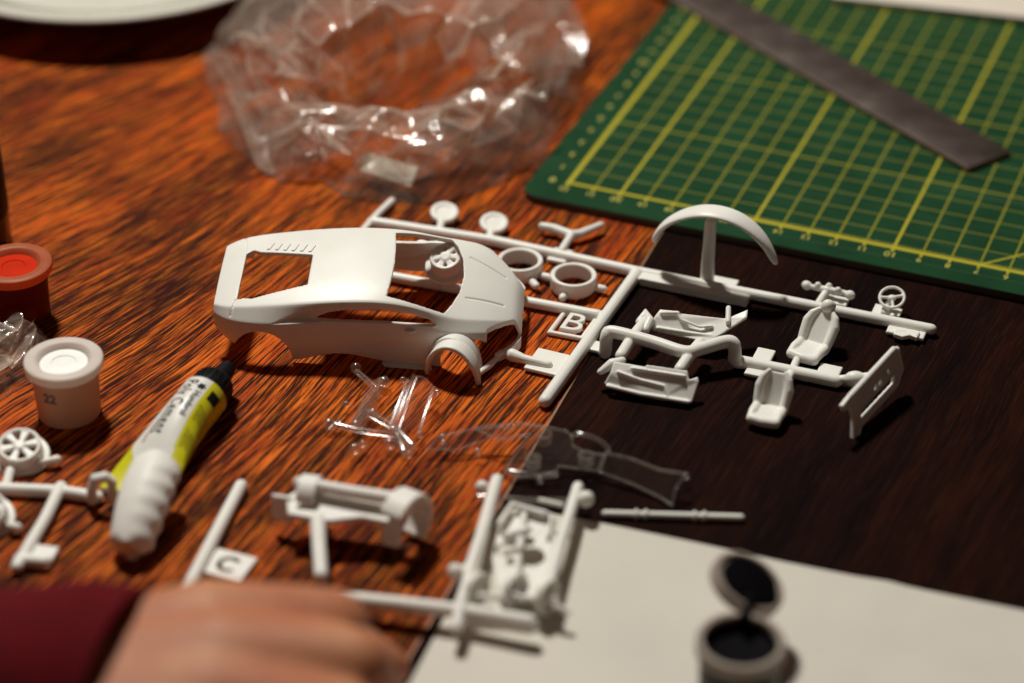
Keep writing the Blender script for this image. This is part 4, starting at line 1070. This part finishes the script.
for i in range(NR + 1):
    s_ = i / NR; row = []
    for k in range(NA):
        o_, r_ = ol[k], rl[k]
        if s_ < .62:
            q = s_ / .62; p = o_.lerp(r_, q); p.z = r_.z * math.sin(q * math.pi / 2) ** .8 + .30 * math.sin(q * math.pi)
        else:
            q = (s_ - .62) / .38; c_ = Vector((rl[k].x * .35 + BG.location.x * .65, rl[k].y * .5 + (BG.location.y + 1.0) * .5, .12))
            p = r_.lerp(c_, q ** .8); p.z = r_.z * (1 - q) ** 1.6 + .12
        w_ = math.sin(min(1, s_ * 1.5 + .2) * math.pi * .5) * (1 if s_ < .75 else max(.15, (1 - s_) / .25))
        out_ = Vector((o_.x - BG.location.x, o_.y - BG.location.y, .8)).normalized()
        j_ = Vector((rnd.gauss(0, 1), rnd.gauss(0, 1), rnd.gauss(0, 1)))
        p = p + j_ * .22 * w_ + out_ * (.62 * noise.noise(p * .5 + Vector((3, 1, 7))) + (.34 if k % 3 == 0 else -.16) * (1 - s_)) * w_
        p.z = max(.02, p.z); row.append(p)
    rings.append(row)
link('bag_film', film(tri_grid(rings, True, lambda i: 1 if i > 6 else 0)), [M['bag'], M['bag_inner']], BG, world=True, smooth=50)
def flap(pix, n1=9, n2=5, amp=.35, seed=0.0):
    A0, A1, B0, B1 = [at(*p) for p in pix]; gr = []
    for i in range(n1 + 1):
        row = []
        for j in range(n2 + 1):
            p = A0.lerp(A1, (i + (.35 * rnd.uniform(-1, 1) if 0 < i < n1 else 0)) / n1).lerp(B0.lerp(B1, i / n1), (j + (.3 * rnd.uniform(-1, 1) if 0 < j < n2 else 0)) / n2)
            p = p + Vector((rnd.gauss(0, .6), rnd.gauss(0, 1), rnd.gauss(0, 1))) * amp * .55
            p.z = max(.04, p.z); row.append(p)
        gr.append(row)
    return film(tri_grid(gr, False), seed=seed)
link('bag_film', flap([(375, 112, 2.3), (552, 82, 2.4), (345, 178, .4), (548, 160, .3)], 6, 3, amp=.40, seed=2.0), M['bag'], BG, world=True, smooth=50)
link('bag_film', flap([(212, 58, 1.2), (318, 92, 2.4), (250, 165, .3), (370, 160, .9)], 6, 3, amp=.40, seed=5.0), M['bag'], BG, world=True, smooth=50)
link('bag_film', flap([(450, -20, 3.4), (575, -5, 1.8), (510, 74, 2.4), (585, 70, .6)], 5, 3, amp=.35, seed=9.0), M['bag'], BG, world=True, smooth=50)
g = G(); g.plate([at(360, 170, .55), at(366, 152, .95), at(418, 167, .95), at(411, 187, .55)], .02)
link('paper_label', g.mesh(), plain('sticker_paper', (.62, .55, .46), .7), BG, world=True, smooth=None)
SB = thing('plastic_bag', 'small crinkled clear plastic bag at the left edge behind the pot marked 22', 'plastic bag', at(10, 350, 0))
link('bag_film', flap([(-70, 298, 1.1), (24, 306, .9), (-70, 430, .1), (62, 368, .06)], 7, 5, .45, 3.3), M['bag_inner'], SB, world=True, smooth=50)
link('bag_film', flap([(-60, 312, 1.3), (30, 318, .9), (-60, 400, .5), (26, 372, .3)], 7, 5, .6, 8.1), M['bag'], SB, world=True, smooth=50)

# ================================================================ PERSON (hand and sleeve)
PE = thing('person', 'hand of a person in a dark maroon sleeve reaching in at the lower left', 'person', (-12, -20, 0))
g = G()
wr = Vector((-11.2, -20.4, 2.6))
kn = [Vector((-4.6, -18.0, 3.3)), Vector((-3.9, -19.9, 3.6)), Vector((-4.1, -21.7, 3.35)), Vector((-4.8, -23.2, 2.9))]
fl = [((.75, .25, -1.8), (-.5, .2, -1.0)), ((.85, .1, -2.0), (-.6, 0, -1.0)), ((.8, 0, -1.8), (-.6, 0, -.9)), ((.6, -.1, -1.4), (-.6, 0, -.8))]
for k, (q, (d1, d2)) in enumerate(zip(kn, fl)):
    base = wr + Vector((.4, (1.1, .4, -.4, -1.1)[k], .15)); mid_ = base.lerp(q, .55) + Vector((0, 0, .35))
    g.tube([base, mid_, q], [1.75, 1.55, 1.02], seg=20)
    p1 = q + Vector(d1); p2 = p1 + Vector(d2); p3 = p2 + Vector(d2) * .6
    p2.z = max(p2.z, .8); p3.z = max(p3.z, .62)
    rr = (.84, .86, .82, .70)[k]
    g.tube([q, q.lerp(p1, .5), p1, p2, p3], [rr * 1.12, rr * 1.0, rr * .95, rr * .8, rr * .68], seg=18)
g.ball((-7.6, -20.2, 3.2), (3.5, 2.8, 1.65), 24)
for q in kn: q.z += .25
tb = [wr + Vector((.8, 1.2, -.3)), Vector((-8.4, -18.2, 2.6)), Vector((-6.2, -17.2, 2.5)), Vector((-4.3, -16.9, 1.7)), Vector((-3.2, -17.0, 1.0))]
g.tube(tb, [1.2, 1.15, .95, .8, .62], seg=18)
g.tube([wr + Vector((-7, -.2, .3)), wr + Vector((-2.5, 0, .1)), wr, wr + Vector((1.2, 0, .1))], [2.6, 2.68, 2.5, 2.0], seg=24)
hm = evalmods(g.mesh(), [('REMESH', dict(mode='VOXEL', voxel_size=.12, adaptivity=0.0)), ('SMOOTH', dict(factor=.5, iterations=40)), ('SUBSURF', dict(levels=1, render_levels=1))])
link('hand', hm, M['skin'], PE, world=True, smooth=180)
# nails
for q, (d1, d2) in zip(kn, fl):
    p2 = q + Vector(d1) + Vector(d2) * 1.45; g = G(); g.ball(p2 + Vector((.45, 0, .05)), (.12, .32, .4)); link('nail', g.mesh(), M['nail'], PE, world=True)
bm = bmesh.new(); rings = []; NA2 = 64
ax0 = Vector((-34, -21.2, 3.0)); ax1 = Vector((-9.7, -20.3, 2.75)); dd = (ax1 - ax0).normalized(); sx = dd.cross(Vector((0, 0, 1))).normalized(); sz = sx.cross(dd)
prof = [(i / 60, 1) for i in range(61)]
for i in range(66):
    k = min(1, i / 60); inn = max(0, i - 60)
    R_ = 3.8 * (1 - k) + 2.86 * k; ctr = ax0.lerp(ax1, k)
    if inn: ctr = ax1 - dd * (.10 * (inn - 1)); R_ -= .16 * inn 
    row = []
    for j in range(NA2):
        a = 2 * math.pi * j / NA2; fold = .12 * math.sin(k * 38 + 2.2 * math.sin(a) + a) + .25 * noise.noise(Vector((k * 9, math.cos(a) * 1.2, math.sin(a) * 1.2)))
        if inn or k > .97: fold *= .3
        p = ctr + (sx * math.cos(a) * 1.08 + sz * math.sin(a) * .95) * (R_ + fold); p += dd * (.95 * (1 if sx.y > 0 else -1) * math.cos(a) * k); p.z = max(.05, p.z); row.append(bm.verts.new(p))
    rings.append(row)
for A_, B_ in zip(rings, rings[1:]):
    for j in range(NA2): bm.faces.new((A_[j], B_[j], B_[(j + 1) % NA2], A_[(j + 1) % NA2]))
bmesh.ops.recalc_face_normals(bm, faces=bm.faces)
me = bpy.data.meshes.new('sleeve'); bm.to_mesh(me); bm.free(); link('sleeve', me, M['maroon'], PE, world=True, smooth=80)

# ================================================================ LIGHT, WORLD, CAMERA
def lamp(name, loc, target, power, size, col):
    l = bpy.data.lights.new(name, 'AREA'); l.shape = 'DISK'; l.size = size; l.energy = power; l.color = col
    o = bpy.data.objects.new(name, l); COL.objects.link(o); o.location = loc
    o.rotation_euler = (Vector(target) - Vector(loc)).to_track_quat('-Z', 'Y').to_euler(); return o
lamp('ceiling_lamp', (-30, 68, 130), (-2, 0, 0), 255000, 17, (1.0, .97, .885))
w = bpy.data.worlds.new('World'); S.world = w; w.use_nodes = True
bg = w.node_tree.nodes['Background']; bg.inputs[0].default_value = (.75, .46, .36, 1); bg.inputs[1].default_value = .062

cam = bpy.data.cameras.new('camera'); co = bpy.data.objects.new('camera', cam); COL.objects.link(co)
co.location = (0, -CHD, CH); co.rotation_euler = (math.pi / 2 - PHI, 0, 0)
cam.sensor_width = 36; cam.lens = FPX / 1024 * 36; cam.clip_start = 1; cam.clip_end = 3000
cam.dof.use_dof = True; cam.dof.focus_distance = (at(520, 348, .3) - co.location).dot(Vector((0, math.cos(PHI), -math.sin(PHI))))
cam.dof.aperture_fstop = cam.lens / 1000 / (2 * .98)      # lens opening 2.4 cm across at this scene's scale
cam.dof.aperture_blades = 9
S.camera = co
S.view_settings.view_transform = 'Standard'; S.view_settings.look = 'None'; S.view_settings.exposure = 0; S.view_settings.gamma = 1
S.render.engine = 'CYCLES'
S.cycles.use_denoising = True; S.cycles.denoiser = 'OPENIMAGEDENOISE'
S.cycles.max_bounces = 10; S.cycles.transparent_max_bounces = 24; S.cycles.sample_clamp_indirect = 6
S.cycles.caustics_reflective = False; S.cycles.caustics_refractive = False
